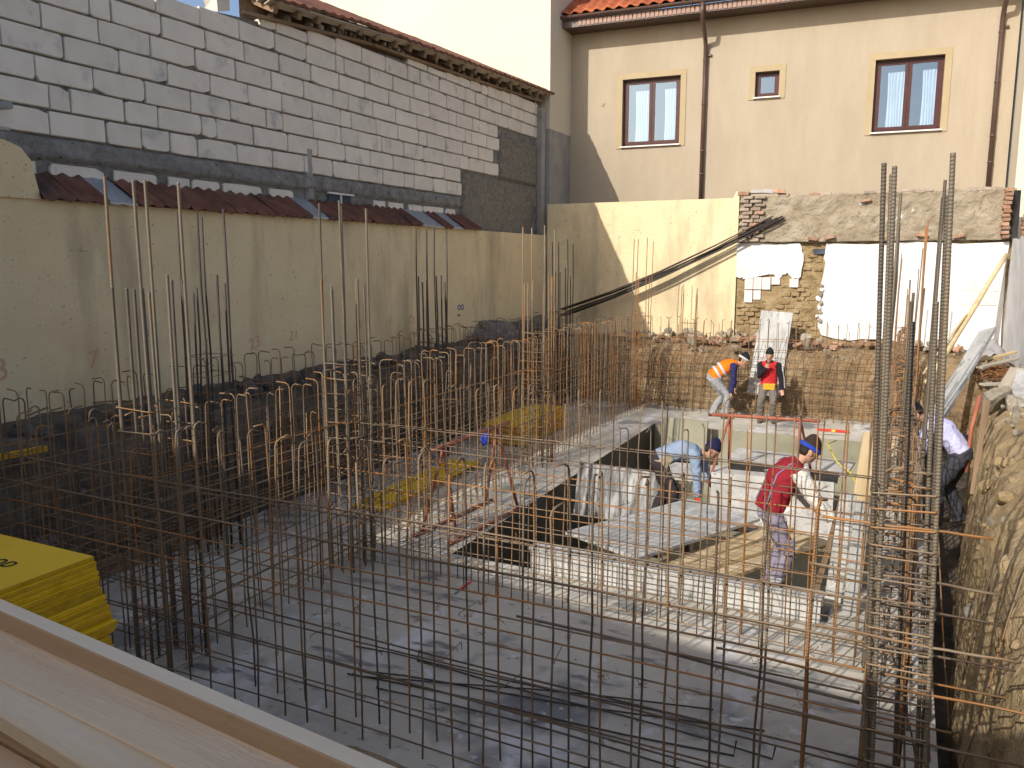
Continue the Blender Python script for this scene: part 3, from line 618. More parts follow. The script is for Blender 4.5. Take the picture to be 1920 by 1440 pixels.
def cage(label, p0, p1, depth, h, sv, sh, zt, m="rebar", rv=.0065, rh=.006, skip=(), over=.2, base=0., hookp=.92, up2=None):
    """double layer wall reinforcement from p0 to p1: verticals with hooked tops, horizontals, spacer links"""
    d = Vector((p1[0] - p0[0], p1[1] - p0[1], 0)); L_ = d.length; rz = math.atan2(d.y, d.x)
    t = thing('wall_rebar_cage', label, 'rebar cage', (p0[0], p0[1], base), rz)
    nv = int(L_ / sv)
    for lay in (0, 1):
        for i in range(nv + 1):
            x = i * sv + rnd(-.025, .025)
            if any(a < x < c for a, c in skip): continue
            hh = h if random.random() > .12 else h - rnd(.1, .35)
            hk = random.random() < hookp
            me = bar_up(hh, rv, hk, random.randrange(4), .13)
            rb('vertical_bar', me, m, t, loc=(x, -depth / 2 if lay == 0 else depth / 2, 0), rot=(rnd(-.012, .012), rnd(-.012, .012), (0 if lay == 0 else math.pi) + rnd(-.35, .35)), scale=(1, 1, rnd(.97, 1.03)))
        z = .12 + lay * .03
        while z < zt:
            a = -over * rnd(.3, 1.2); LL = L_ + over * rnd(1.3, 2.2)
            rb('horizontal_bar', bar_flat(LL, rh, random.randrange(3)), m, t, loc=(a, (-depth / 2 - .012) if lay == 0 else depth / 2 + .012, z), rot=(rnd(-3, 3), rnd(-.006, .006), rnd(-.002, .002)))
            z += sh * rnd(.85, 1.15)
    for i in range(int(L_ * 2.2)):
        x = rnd(0, L_); z = rnd(.3, zt); s_ = rnd(-.06, .06)
        b = MB().tube([(x, -depth / 2 - .03, z - .02), (x, -depth / 2 - .02, z), (x + s_, depth / 2 + .02, z + rnd(-.04, .04)), (x + s_, depth / 2 + .03, z - .03)], .004, 4)
        b.put('spacer_link', m, t)
    return t
def ties(parent, pts, m='wire_rust', n=5):
    for p in pts:
        b = MB()
        for i in range(n):
            q = Vector(p); P = [q]
            for k in range(3): q = q + Vector((rnd(-.03, .03), rnd(-.03, .03), rnd(-.025, .025))); P.append(q)
            b.tube(P, .0016, 3)
        b.put('tie_wire', m, parent)
cage('shaded rebar cage with hooked tops along the left earth bank', (-7.25, 3.4), (-7.25, 17.9), .18, 2.22, .215, .2, 1.75, 'rebar', rv=.0065, hookp=.97)
cage('sunlit long rebar cage with hooked tops down the middle of the site', (-5.45, 17.9), (-5.45, 4.5), .20, 2.2, .18, .19, 1.75, 'rebar')
cage('rebar cage along the right earth bank, seen end on behind the thick column bars', (.06, 4.7), (.06, 18.0), .20, 2.1, .2, .2, 1.8, 'rebar')
cage('far rebar cage crossing in front of the back earth bank', (-7.2, 18.05), (.1, 18.05), .18, 2.1, .2, .19, 1.7, 'rebar')
fc = cage('nearest rebar cage crossing the foreground slab with orange hooked tops', (-7.2, 4.4), (-.1, 4.4), .22, 2.14, .245, .225, 1.78, 'rebar', rv=.0075, rh=.0066, over=.45)
cage('rebar cage crossing just in front of the slab recess', (-5.3, 7.05), (0.0, 7.05), .22, 2.15, .19, .19, 1.75, 'rebar', over=.12)
ties(fc, [(random.randrange(1, 29) * .245, random.choice((-.12, .12)), .12 + .225 * random.randrange(1, 8)) for i in range(90)])

def ribbed(h, r, n=10):
    """thick deformed bar: slanting ribs as real relief"""
    k = ('rib', round(h, 2), r)
    if k not in BARS:
        st = .0048; m_ = int(h / st); b = MB()
        for i in range(m_ + 1):
            for j in range(n):
                q = 2 * math.pi * j / n; z = i * st; c = math.cos(2 * math.pi * z / .019 + 2 * q)
                rr = r * (1 + .075 * max(-.35, c)); b.v.append(Vector((rr * math.cos(q), rr * math.sin(q), z)))
        for i in range(m_):
            for j in range(n): j2 = (j + 1) % n; b.f.append((i * n + j, i * n + j2, (i + 1) * n + j2, (i + 1) * n + j))
        b.f.append(tuple(range(m_ * n, m_ * n + n))); BARS[k] = b.mesh('ribbed_bar', True)
    return BARS[k]
def stirrup(bx, by, r=.0045):
    k = ('st', bx, by, r)
    if k not in BARS:
        a, c = bx / 2, by / 2; P = [(-a, -c, 0), (a, -c, .004), (a, c, 0), (-a, c, .006)]
        b = MB().tube([(-a, -c - .0, 0), (-a + .01, -c - .008, 0), (a - .01, -c - .008, 0), (a + .004, -c + .01, 0), (a + .004, c - .01, 0), (a - .01, c + .008, 0), (-a + .01, c + .008, 0), (-a - .004, c - .01, 0), (-a - .004, -c + .01, .004), (-a + .05, -c + .05, .012)], r, 4)
        BARS[k] = b.mesh('stirrup', False)
    return BARS[k]
def column(label, x, y, bx, by, r, hs, nst, zst, m, lean=.006, rib=False, sr=.0045):
    """bars at the corners and sides (heights hs), closed stirrups up to zst"""
    t = thing('column_rebar_cage', label, 'column rebar', (x, y, 0), 0)
    a, c = bx / 2 - r, by / 2 - r
    pos = [(-a, -c), (a, -c), (a, c), (-a, c), (0, -c), (0, c), (-a, 0.01), (a, .02), (-a + 2.2 * r, -c + .004), (a - 2.2 * r, c), (-a, c - 2.2 * r), (a, -c + 2.2 * r)]
    for (px, py), h in zip(pos, hs):
        if not h: continue
        me = ribbed(h, r) if rib else bar_up(h, r, False, random.randrange(3), n=6)
        rb('column_bar', me, m, t, loc=(px, py, 0), rot=(rnd(-lean, lean), rnd(-lean, lean), rnd(0, 6)))
    z = .05
    for i in range(nst):
        z = .06 + (zst - .06) * i / (nst - 1) + rnd(-.02, .02)
        rb('stirrup', stirrup(bx, by, sr), 'rebar', t, loc=(rnd(-.006, .006), rnd(-.006, .006), z), rot=(rnd(-.04, .04), rnd(-.04, .04), random.choice((0, math.pi))))
    ties(t, [(random.choice((-a, a)), random.choice((-c, c)), rnd(.3, zst)) for i in range(8)])
    return t
H4 = [4.0, 4.02, 3.96, 4.0, 3.15, 3.2, 3.1, 3.22]
column('grey starter bars of the nearest left column, tallest in front of the yellow wall', -5.42, 4.5, .40, .44, .0125, [4.05, 4.0, 4.02, 4.06, 3.2, 3.25, 3.18, 3.3, 3.2, 3.22, 3.15, 3.2], 13, 2.25, 'rebar_grey', rib=True)
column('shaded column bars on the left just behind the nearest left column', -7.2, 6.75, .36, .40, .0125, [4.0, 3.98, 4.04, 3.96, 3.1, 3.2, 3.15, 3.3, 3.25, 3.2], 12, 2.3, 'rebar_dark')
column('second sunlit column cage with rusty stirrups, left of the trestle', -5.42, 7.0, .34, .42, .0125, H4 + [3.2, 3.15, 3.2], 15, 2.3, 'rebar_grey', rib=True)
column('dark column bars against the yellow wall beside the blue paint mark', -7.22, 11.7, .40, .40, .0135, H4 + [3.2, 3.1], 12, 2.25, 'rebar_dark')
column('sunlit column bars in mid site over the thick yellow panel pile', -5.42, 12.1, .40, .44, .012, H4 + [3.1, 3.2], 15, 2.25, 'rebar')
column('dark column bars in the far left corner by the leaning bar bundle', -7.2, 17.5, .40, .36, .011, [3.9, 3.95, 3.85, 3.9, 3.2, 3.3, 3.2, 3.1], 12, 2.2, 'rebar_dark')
column('thin far column bars in front of the back yellow wall', -5.42, 17.9, .36, .36, .009, [3.95, 3.98, 3.9, 3.96, 3.1, 0, 3.2, 3.1], 13, 2.15, 'rebar')
nr = column('thick ribbed column bars standing nearest at the right', .145, 4.38, .29, .40, .0115, [3.86, 3.88, 3.72, 3.84, 0, 3.1, 2.9, 0, 3.84, 3.2], 26, 2.3, 'rebar_grey', rib=True, sr=.005)
nr.rotation_euler = (0, R(-1.9), 0)
column('second right hand column bars just behind the thick ribbed ones', .06, 7.1, .34, .40, .0115, [3.95, 4.0, 3.9, 3.95, 3.1, 3.15, 3.2, 3.05], 16, 2.2, 'rebar_grey', rib=True)
column('third right hand column bars, small between the thick ones', .06, 12.0, .36, .40, .011, [3.95, 3.9, 4.0, 3.95, 3.1, 3.2, 3.0, 3.1], 13, 2.2, 'rebar')
column('farthest right hand column bars before the white wall', .06, 17.8, .36, .36, .010, [3.6, 3.7, 3.3, 3.5, 2.8, 2.9, 0, 0], 12, 2.1, 'rebar')
column('short thin starter bars rising from the far cage before the yellow wall', -4.35, 18.1, .34, .14, .008, [2.9, 2.85, 2.7, 2.95], 9, 2.0, 'rebar')
# long horizontals that stick out past the near right column
xt = thing('projecting_bars', 'rusty horizontal bars projecting past the thick right hand column', 'rebar', (-.9, 4.2, 0))
for z, x0, L_ in ((1.30, .1, 1.55), (1.02, .35, 1.35), (1.55, .6, .9), (1.86, .55, .85), (2.12, .6, .75), (.55, .5, 1.2), (.3, .7, 1.0)):
    rb('bar', bar_flat(L_, .007, 5), 'rebar', xt, loc=(x0, rnd(-.03, .03), z), rot=(0, rnd(.0, .02), rnd(-.02, .03)))
lb = thing('long_tied_bar', 'long grey ribbed bar tied across the foreground cage', 'rebar', (-2.22, 4.62, 1.02), 0)
rb('bar', bar_flat(2.15, .0105, 1, 6), 'rebar_grey', lb, rot=(0, R(.8), R(-2)))
for i, (x, y, z, L_, rx, ry) in enumerate(((.36, 4.9, .05, 1.7, .05, -.25), (.46, 5.2, .1, 1.6, -.04, .18), (.50, 6.0, 0, 1.9, .03, -.12), (.44, 5.6, .3, 1.5, .3, .1))):
    t = tag(rb('leaning_bar', bar_up(L_, .006, False, i), 'rebar', None, loc=(x, y, z), rot=(rx, ry, 0)), ['thin rusty bar tilted left in the trench by the right bank', 'thin bar tilted right against the earth bank', 'thin upright bar deeper in the trench', 'slanting thin bar in the trench leaning away'][i], 'rebar')
# loose bars on the slab, each with a hooked end
for i, (x0, y0, x1, y1) in enumerate(((-3.95, 4.98, -.85, 5.25), (-3.90, 5.06, -.70, 5.62), (-4.20, 5.40, -.95, 5.55), (-3.55, 5.42, -.60, 5.30), (-3.80, 5.0, -1.1, 5.75), (-3.6, 4.9, -.5, 4.92))):
    L_ = math.hypot(x1 - x0, y1 - y0); P = [(0, 0, .012), (.01, .03, .10)][::-1] if i % 2 else [(0, 0, .012)]
    P = P + [(L_ * k / 8, .05 * math.sin(k * .8 + i) * .5, .012 + .006 * i) for k in range(1, 9)] + ([(L_ + .01, .03, .11)] if i % 3 == 0 else [])
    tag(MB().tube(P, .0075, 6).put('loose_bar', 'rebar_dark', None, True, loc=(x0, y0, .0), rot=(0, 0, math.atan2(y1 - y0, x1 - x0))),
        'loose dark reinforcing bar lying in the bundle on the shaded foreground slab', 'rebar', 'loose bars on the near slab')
# bundle of long bars leaning against the back wall
for i in range(14):
    a = Vector((-7.9 + rnd(-.1, .1), 19.2 + (i % 5) * .03, 2.0 + (i // 5) * .035 + .10 * (i > 8))); e = Vector((-2.66 + rnd(-.22, .12), 19.44 + (i % 5) * .028, 4.36 + (i // 5) * .03))
    mid = (a + e) / 2 + Vector((0, 0, -.13 + rnd(-.02, .02))); P = [a.lerp(mid, .5) + Vector((0, 0, -.04))]; P = [a, P[0], mid, mid.lerp(e, .5) + Vector((0, 0, -.02)), e]
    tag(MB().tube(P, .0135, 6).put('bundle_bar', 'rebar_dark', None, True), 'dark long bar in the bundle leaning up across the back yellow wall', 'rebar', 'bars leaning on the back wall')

# ------------------------------------------------------------------ lumber stack beside the viewpoint
def ny(c, x, k=.1): return (c - k * x) / .995
LS = thing('lumber_stack', 'stack of fresh sawn boards filling the near left corner', 'lumber', (-1.6, 1.0, 1.5))
def lboard(name, m, c, wid, zt, th, x0, x1, k=.1, **kw):
    """board along x whose far top edge lies on k*x + y = c"""
    cm = c - wid / 2; p0 = (x0 + 1.6, ny(cm, x0, k) - 1.0, zt - th / 2 - 1.5); p1 = (x1 + 1.6, ny(cm, x1, k) - 1.0, zt - th / 2 - 1.5)
    return board(name, m, p0, p1, wid, th, parent=LS, seg=14, warp=.004, bev=.004, **kw)
bt = lboard('batten', 'edge_wood', 1.245, .055, 2.300, .066, -4.6, .5, k=.1); bt.data.materials.append(MATS['pale_wood'])
for p_ in bt.data.polygons: p_.material_index = 1 if p_.normal.z > .8 else 0  # upward faces get paler wood, sky light put into their colour
lboard('board', 'fresh_wood', 1.232, .175, 2.232, .05, -4.4, .6, k=.09)
lboard('board', 'fresh_wood', 1.064, .150, 2.224, .05, -4.0, .7, k=.115)
lboard('board', 'fresh_wood', .945, .19, 2.178, .05, -4.2, .7, k=.02)
lboard('slab_board', 'bark', .895, .05, 2.150, .05, -4.2, .7, k=-.03, wane=.18)
lboard('board', 'edge_wood', .87, .25, 2.128, .05, -4.2, .7, k=-.03)
for i in range(9):
    for j in range(3): lboard('board', 'fresh_wood' if (i + j) % 2 else 'edge_wood', 1.28 - j * .25, .235, 2.12 - i * .055 - .04, .05, -4.4 + rnd(-.2, .2), .3 + rnd(-.2, .3), k=.08)
for x_ in (-3.6, -2.0, -.6): board('bearer', 'grey_wood', (x_ + 1.6, -.5, .03), (x_ + 1.6, .5, .03), .12, .13, parent=LS)
for i in range(26):      # torn splinters along the board edge
    x = rnd(-2.6, -.6); y_ = ny(1.06 + rnd(-.004, .18), x) - 1.0; a = rnd(0, 6)
    MB().tube([(x + 1.6, y_, .736), (x + 1.6 + .012 * math.cos(a), y_ + .01 * math.sin(a), .742), (x + 1.6 + .03 * math.cos(a), y_ + .02 * math.sin(a), .748)], [.0012, .001, .0003], 3).put('splinter', 'pale_wood', LS)
# ------------------------------------------------------------------ yellow shuttering panels
def shutter(parent, x, y, z, lx_, ly_, th, rz=0, name='panel'):
    o = MB().box((0, 0, 0), (lx_, ly_, th)).put(name, 'yellow_edge', parent, loc=(x, y, z), rot=(0, 0, rz)); bevel(o, .003)
    me = o.data; me.materials.append(MATS['yellow_panel']); me.polygons[1].material_index = 1; me.polygons[0].material_index = 1
    return o
PS = thing('panel_stack', 'tall stack of yellow shuttering panels at the left edge', 'panel stack', (-5.2, 2.4, 1.0))
nP = 27; off = 0
for i in range(nP):
    z = 1.72 - .0135 - i * .0272
    off = min(.24, off + (rnd(-.004, .020) if i not in (13, 14, 15) else (.05, -.012, -.03)[i - 13]))
    if i == 0: off = 0
    if i == 16: off -= .05
    shutter(PS, -5.1 + off + 5.2, 2.40 + rnd(-.006, .01) - 2.4, z - 1.0, 2.0, 1.0, .0262, rnd(-.006, .006) if i else 0)
for y_ in (2.1, 2.75): board('bearer', 'grey_wood', (-.9, y_ - 2.4, -.06), (1.0, y_ - 2.4, -.06), .1, .1, parent=PS)
text('panel_print', 'doka', .17, 'black_print', (.67, .25, .7215), (0, 0, R(180)), PS, shear=.12)
P2 = thing('panel_row', 'thin layer of yellow shuttering panels lying on the slab left of the trestle', 'panels', (-6.45, 10, 0))
for i in range(3): shutter(P2, rnd(-.03, .03), -.35 + .35 * i + rnd(-.1, .1), .025 + .029 * i, .52, 2.0, .027, rnd(-.03, .03))
P3 = thing('panel_pile', 'thicker pile of yellow shuttering panels farther down the left bay', 'panel pile', (-6.55, 14.1, 0))
for i in range(13): shutter(P3, rnd(-.05, .05), rnd(-.12, .12), .06 + .029 * i, .8, 2.0, .027, rnd(-.03, .03))
tag(board('yellow_beam', 'yellow_edge', (-7.9, 4.0, 1.52), (-7.80, 5.1, 1.50), .07, .06), 'short yellow timber beam lying on the dark left bank', 'beam')
tag(board('edge_plank', 'old_wood', (-7.6, 5.0, .11), (-7.55, 7.2, .11), .03, .2), 'brown edge plank along the left side of the slab', 'plank')

# ------------------------------------------------------------------ formwork in the recess
def panel_thing(label, m, c, d, rot, name='shutter_sheet', cleats=True):
    t = thing(name, label, 'panel', c); t.rotation_euler = rot
    bevel(MB().box((0, 0, 0), d).put('board', m, t), .004)
    if cleats:
        for s_ in (-.33, .33): bevel(MB().box((s_ * d[0], 0, -d[2] / 2 - .03), (.08, d[1] * .96, .06)).put('cleat', 'old_wood', t), .004)
    return t
up_ = thing('formwork_edge', 'low pale form edge along the near side of the recess', 'formwork', (-2.02, 7.72, 0))
for i in range(3): bevel(MB().box((0, 0, .125), (1.0, .03, .245)).put('form_board', 'form_board', up_, loc=(-1.01 + i * 1.008, rnd(-.006, .006), 0), rot=(rnd(-.02, .02), 0, 0)), .003)
for i in range(7): MB().box((-1.4 + i * .47, .06, .12), (.05, .09, .24)).put('stake', 'old_wood', up_)
MB().box((0, .05, .262), (3.05, .16, .03)).put('cap_board', 'form_board', up_)
ax = math.atan2(.917, .40)
panel_thing('large pale plaster stained form panel lying flat behind the low edge', 'form_board', (-2.43, 9.28, .20), (2.35, 1.12, .04), (0, R(1.5), ax))
for i, (c, l) in enumerate(((-1.90, 'fresh plank lying beside the large pale form panel'), (-1.66, 'middle of the fresh planks laid across the recess'), (-1.42, 'fresh plank nearest the worker in the maroon waistcoat'))):
    tag(board('fresh_plank', 'plank_wood', (c - .55, 7.95 + i * .05, .04 - i * .04), (c + .75, 10.45 - .1 * i, .02 - i * .03), .22, .045, warp=.01), l, 'plank')
tag(board('standing_plank', 'old_wood', (-2.2, 8.62, -.25), (-.45, 8.75, -.24), .30, .05), 'dark wet plank under the boots of the maroon worker', 'plank')
tag(board('standing_plank', 'plank_wood', (-2.3, 8.25, -.25), (-.45, 8.30, -.26), .24, .05), 'pale wet plank at the near edge of the recess', 'plank')
panel_thing('upright black and white stained panel left of the blue sweater worker', 'black_board', (-3.62, 10.95, .0), (1.25, .04, .80), (R(-8), R(3), R(4)), cleats=False)
panel_thing('upright grey speckled form panel between the two bending workers', 'form_board', (-1.42, 10.75, .18), (1.55, .05, .78), (R(-5), 0, R(6)), cleats=False)
panel_thing('flat form panel resting behind the blue sweater worker', 'form_board', (-2.3, 12.7, .02), (2.2, 1.0, .04), (0, 0, R(8)))
panel_thing('far flat form panel under the red trestle', 'form_board', (-1.6, 14.1, .0), (2.0, .9, .04), (R(2), 0, R(-6)))
panel_thing('grey corrugated sheet standing in the far left corner of the recess', 'recess_concrete', (-3.85, 15.9, -.2), (.95, .05, .85), (R(-6), 0, R(-4)), cleats=False)
tag(MB().box((-1.6, 13.3, .03), (1.7, .5, .03), (.05, .02, .1), jit=.03).put('black_sheet', 'black_rubber'), 'crumpled black plastic sheet across the far panels', 'plastic sheet')
tag(MB().tube([(-.9, 14.8, .3), (-1.0, 14.2, .35), (-.8, 13.6, .2), (-.55, 13.0, .18), (-.4, 12.4, .1), (-.35, 11.8, .05)], .012, 6).put('yellow_hose', 'yellow_hose', None, True), 'thin yellow hose draped over the far edge of the recess', 'hose')
for x_, y_ in ((-3.2, 8.8), (-2.4, 8.5), (-1.7, 10.0), (-2.4, 10.2), (-1.1, 9.2), (-3.6, 11), (-2.8, 12.7), (-1.5, 12.9), (-.9, 14.2), (-2.2, 14.0)):
    tag(board('timber_post', 'old_wood', (x_, y_, -1.42), (x_, y_, -.16), .1, .1, up=(1, 0, 0)), 'timber post standing in the recess under the form panels', 'post', 'posts under the form panels')
for i, (x0, y0, z0, x1, y1, z1, w_, m, l) in enumerate(((-.36, 8.75, -.3, -.20, 8.85, 1.66, .17, 'plank_wood', 'tall orange brown board standing at the right side of the recess'), (-.46, 8.15, -.2, -.36, 8.25, 1.16, .15, 'form_board', 'grey plastered board standing beside the maroon worker'),
        (-.28, 8.05, -.2, -.22, 8.15, 1.12, .14, 'grey_plank', 'grey board standing nearest the right hand columns'), (-.70, 8.3, -.4, -.42, 8.6, 1.05, .05, 'old_wood', 'dark slim prop leaning beside the plastered board'), (-.15, 9.4, 0, -.06, 9.5, 1.5, .16, 'plank_wood', 'brown board standing farther along the right cage'))):
    tag(board('upright_board', m, (x0, y0, z0), (x1, y1, z1), w_, .045, up=(.25, -1, 0), warp=.006), l, 'board')
def trestle(label, p0, p1, h0, h1, m='rust_paint', spread=.35, foot=True):
    """steel trestle: top rail, two splayed legs at each end, foot rails"""
    t = thing('trestle', label, 'trestle', (*p0, 0)); d = Vector((p1[0] - p0[0], p1[1] - p0[1], 0)); n = Vector((-d.y, d.x, 0)).normalized(); e = d.normalized()
    a = Vector((0, 0, h0)); c = d + Vector((0, 0, h1))
    MB().tube([a - e * .12, c + e * .12], .03, 8).put('top_rail', m, t, True)
    for s_, hh in ((.12, h0), (.88, h1)):
        q = a.lerp(c, s_)
        for sg in (-1, 1):
            f_ = d * s_ + n * (spread * sg) + Vector((0, 0, .02)) + e * (.12 * (1 if s_ < .5 else -1) * -1)
            MB().tube([q, f_], .022, 8).put('leg', m, t, True)
    if foot:
        for sg in (-1, 1): MB().tube([n * (spread * sg) + Vector((0, 0, .03)) - e * .1, d + n * (spread * sg) + Vector((0, 0, .03)) + e * .1], .022, 8).put('foot_rail', m, t, True)
    return t
trestle('old red steel trestle standing on the slab left of the recess', (-5.0, 8.1), (-4.85, 9.7), 1.14, 1.18, spread=.27)
trestle('bright rust red steel trestle standing in the far part of the recess', (-2.6, 13.1), (-1.15, 12.9), .90, .98, spread=.42, foot=False)
bl = thing('blue_bag', 'crumpled blue plastic bag tied to the old red trestle', 'bag', (-5.02, 9.45, 1.02))
b = MB().ball((0, 0, 0), (.06, .05, .11), 12, 9)
for q in b.v: q *= 1 + .35 * noise.noise(q * 22)
b.put('bag', 'blue_plastic', bl, True)
sl = thing('spirit_level', 'long red spirit level lying on the slab behind the recess', 'level', (-1.1, 17.0, 0), R(2))
bevel(MB().box((0, 0, .035), (.6, .025, .05)).put('body', 'red_tool', sl), .004); MB().box((0, -.017, .035), (.07, .008, .04)).put('vial', 'yellow_hose', sl)
pl = thing('pliers', 'pair of pliers with red handles hung on the foreground cage', 'pliers', (-2.62, 4.54, 1.16)); pl.rotation_euler = (R(90), R(140), 0)
for s_ in (-1, 1):
    MB().tube([(0, 0, 0), (s_ * .02, 0, -.04), (s_ * .03, 0, -.10), (s_ * .022, 0, -.17)], [.008, .009, .009, .007], 7).put('handle', 'red_tool', pl, True)
    MB().tube([(0, 0, 0), (s_ * -.014, 0, .03), (s_ * -.004, 0, .06)], [.009, .010, .004], 7).put('jaw', 'steel', pl, True)

# ------------------------------------------------------------------ leaning timbers and debris at the back and right
tag(board('leaning_plank', 'grey_plank', (-2.68, 18.25, .45), (-2.58, 19.1, 2.26), .70, .06, up=(0, -1, .3)), 'wide grey concrete stained plank leaning on the back bank behind the workers', 'plank')
P = [Vector((.47, 16.1, 1.22)).lerp(Vector((1.86, 19.55, 3.55)), i / 8) + Vector((rnd(-.01, .01), 0, rnd(-.01, .01))) for i in range(9)]
tag(MB().tube(P, [.058 - .002 * i for i in range(9)], 10).put('wooden_pole', 'plank_wood', None, True), 'long peeled wooden pole leaning on the white wall at right', 'pole')
tag(board('thin_lath', 'plank_wood', (.40, 16.0, 1.40), (1.1, 17.7, 2.4), .035, .03), 'thin lath lying along the lower half of the peeled pole', 'lath')
tag(board('leaning_plank', 'grey_plank', (.44, 12.8, .98), (1.34, 16.0, 2.22), .27, .06, up=(-.5, -.4, .8)), 'weathered grey plank leaning on the right bank below the pole', 'plank')
tag(MB().tube([(.86, 11.4, .75), (.88, 11.5, 1.3), (.95, 11.6, 1.72)], .026, 8).put('rusty_post', 'rust_paint', None, True), 'short rusty red pipe stuck in the edge of the right bank', 'pipe')
tag(board('split_stake', 'old_wood', (.94, 11.3, .5), (1.02, 11.5, 1.68), .07, .05, up=(0, -1, 0), wane=.2), 'split brown stake beside the rusty pipe on the right bank', 'stake')
wt = thing('wire_tangle', 'tangle of rusty binding wire heaped before the grey white wall', 'wire', (1.5, 15.2, 1.5))
for k in range(9):
    b = MB()
    for i in range(16):
        c = Vector((rnd(-.3, .25), rnd(-.6, .6), rnd(0, .16))); a = rnd(0, 6.3); L_ = rnd(.1, .3)
        b.tube([c + Vector((math.cos(a) * L_ * (q - 1.5) / 1.5 + rnd(-.04, .04), math.sin(a) * L_ * (q - 1.5) / 1.5, rnd(-.02, .05))) for q in range(4)], .006, 4)
    b.put('wire_coil', 'wire_rust', wt)
hp = thing('right_rubble', 'heap of broken stones scattered on the right bank', 'rubble', (1.3, 13.5, 1.45))
stone(hp, 'stone', (-.10, -1.0, .10), .24); stone(hp, 'stone', (.12, -1.2, .06), .14); stone(hp, 'stone', (.0, -.4, .05), .10)
for i in range(90): stone(hp, 'stone', (rnd(-.1, .55), rnd(-4.2, 4.5), rnd(.02, .06)), rnd(.02, .075))
for i, (x0, y0, z0, x1, y1, z1, w_, m, l) in enumerate(((1.22, 12.5, 1.52, 1.55, 13.6, 1.85, .18, 'grey_wood', 'tan board tilted against the rubble on the right bank'), (1.42, 12.2, 1.52, 1.62, 13.4, 1.86, .20, 'form_board', 'pale board leaning nearest the right edge of the picture'), (1.55, 12.4, 1.55, 1.75, 13.5, 1.86, .16, 'grey_plank', 'grey board at the right edge behind the pale one'),
        (1.15, 14.6, 1.72, 1.75, 15.6, 1.80, .10, 'grey_wood', 'split board lying over the wire tangle'), (1.05, 15.4, 1.70, 1.8, 16.2, 1.86, .09, 'plank_wood', 'thin board lying behind the wire tangle'), (1.15, 14.0, 1.54, 1.7, 14.3, 1.58, .12, 'grey_wood', 'short board lying in front of the wire tangle'), (1.2, 14.9, 1.62, 1.45, 15.8, 1.74, .08, 'old_wood', 'dark stick lying in the wire tangle'), (1.3, 11.6, 1.5, 1.6, 12.0, 1.48, .03, 'plank_wood', 'thin pale stick beside the boulder on the right bank'))):
    tag(board('scrap_board', m, (x0, y0, z0), (x1, y1, z1), w_, .035, warp=.01, wane=.06), l, 'board')
gs = sheet('plastic_sheet', lambda u, v: Vector((1.15 + .75 * u, 17.0 + .8 * v, 1.52 + .34 * math.sin(math.pi * u) * math.sin(math.pi * (.2 + .7 * v)) * (1 + .5 * fbm((u * 3, v * 3, 1), 1)))), 24, 18, 'grey_sheet')
tag(gs, 'crumpled grey sheet heaped behind the wire tangle', 'sheet')
bh = thing('back_rubble', 'rubble of bricks and stones along the foot of the back walls', 'rubble', (-3, 19.2, 1.42))
for i in range(250):
    x = rnd(-3.6, 4.3) if i % 3 else rnd(-3.2, .9); big = rnd(.02, .06) if i % 7 else rnd(.08, .17)
    if i % 4: stone(bh, 'stone', (x, (yy := rnd(-.5, .4)), .06 + .10 * (yy > -.1) + rnd(-.06, .10) + (.06 if -2.8 < x < .6 else 0) - .2 * (yy < -.35)), big)
    else: bevel(MB().box((0, 0, 0), (.24, .12, .07), jit=.01).put('brick', 'old_brick', bh, loc=(x, rnd(-.35, .3), rnd(.06, .2)), rot=(rnd(-.4, .4), rnd(-.4, .4), rnd(0, 3))), .008)
lh = thing('left_rubble', 'dark heap of rubble and broken concrete below the left yellow wall', 'rubble', (-8.1, 10, 1.62))
for i in range(200):
    y_ = rnd(-6.5, 9.2); stone(lh, 'dark_stone', (rnd(-.38, .25), y_, rnd(-.08, .10)), rnd(.03, .12))
for y_, s_ in ((6.2, .45), (6.9, .38), (7.6, .42), (5.5, .3), (8.4, .4)): stone(lh, 'dark_stone', (-.12, y_, .1), s_)
for i in range(24): board('rubble_stick', 'old_wood', (rnd(-.3, .2), (yy := rnd(-6, 9)), rnd(.05, .2)), (rnd(-.3, .3), yy + rnd(-.6, .6), rnd(.05, .25)), rnd(.02, .06), .02, parent=lh)

# ------------------------------------------------------------------ workers
WR = bpy.data.textures.new('wrinkle', 'CLOUDS'); WR.noise_scale = .09; WR.noise_depth = 2
def grow(b, name, m, parent, vox=.011, wr=0., sm=3):
    o = b.put(name, m, parent, True); md = o.modifiers.new('remesh', 'REMESH'); md.mode = 'VOXEL'; md.voxel_size = vox; md.use_smooth_shade = True
    md = o.modifiers.new('smooth', 'SMOOTH'); md.iterations = sm; md.factor = .5
    if wr: md = o.modifiers.new('wrinkle', 'DISPLACE'); md.texture = WR; md.strength = wr; md.mid_level = .5; md.texture_coords = 'LOCAL'
    return o
def ik(a, b, l1, l2, hint):
    d = b - a; L_ = min(d.length, (l1 + l2) * .995); dn = d.normalized(); x = (l1 * l1 - l2 * l2 + L_ * L_) / (2 * L_); h = math.sqrt(max(0, l1 * l1 - x * x))
    hv = Vector(hint); hv = (hv - dn * hv.dot(dn)).normalized(); return a + dn * x + hv * h, a + dn * L_
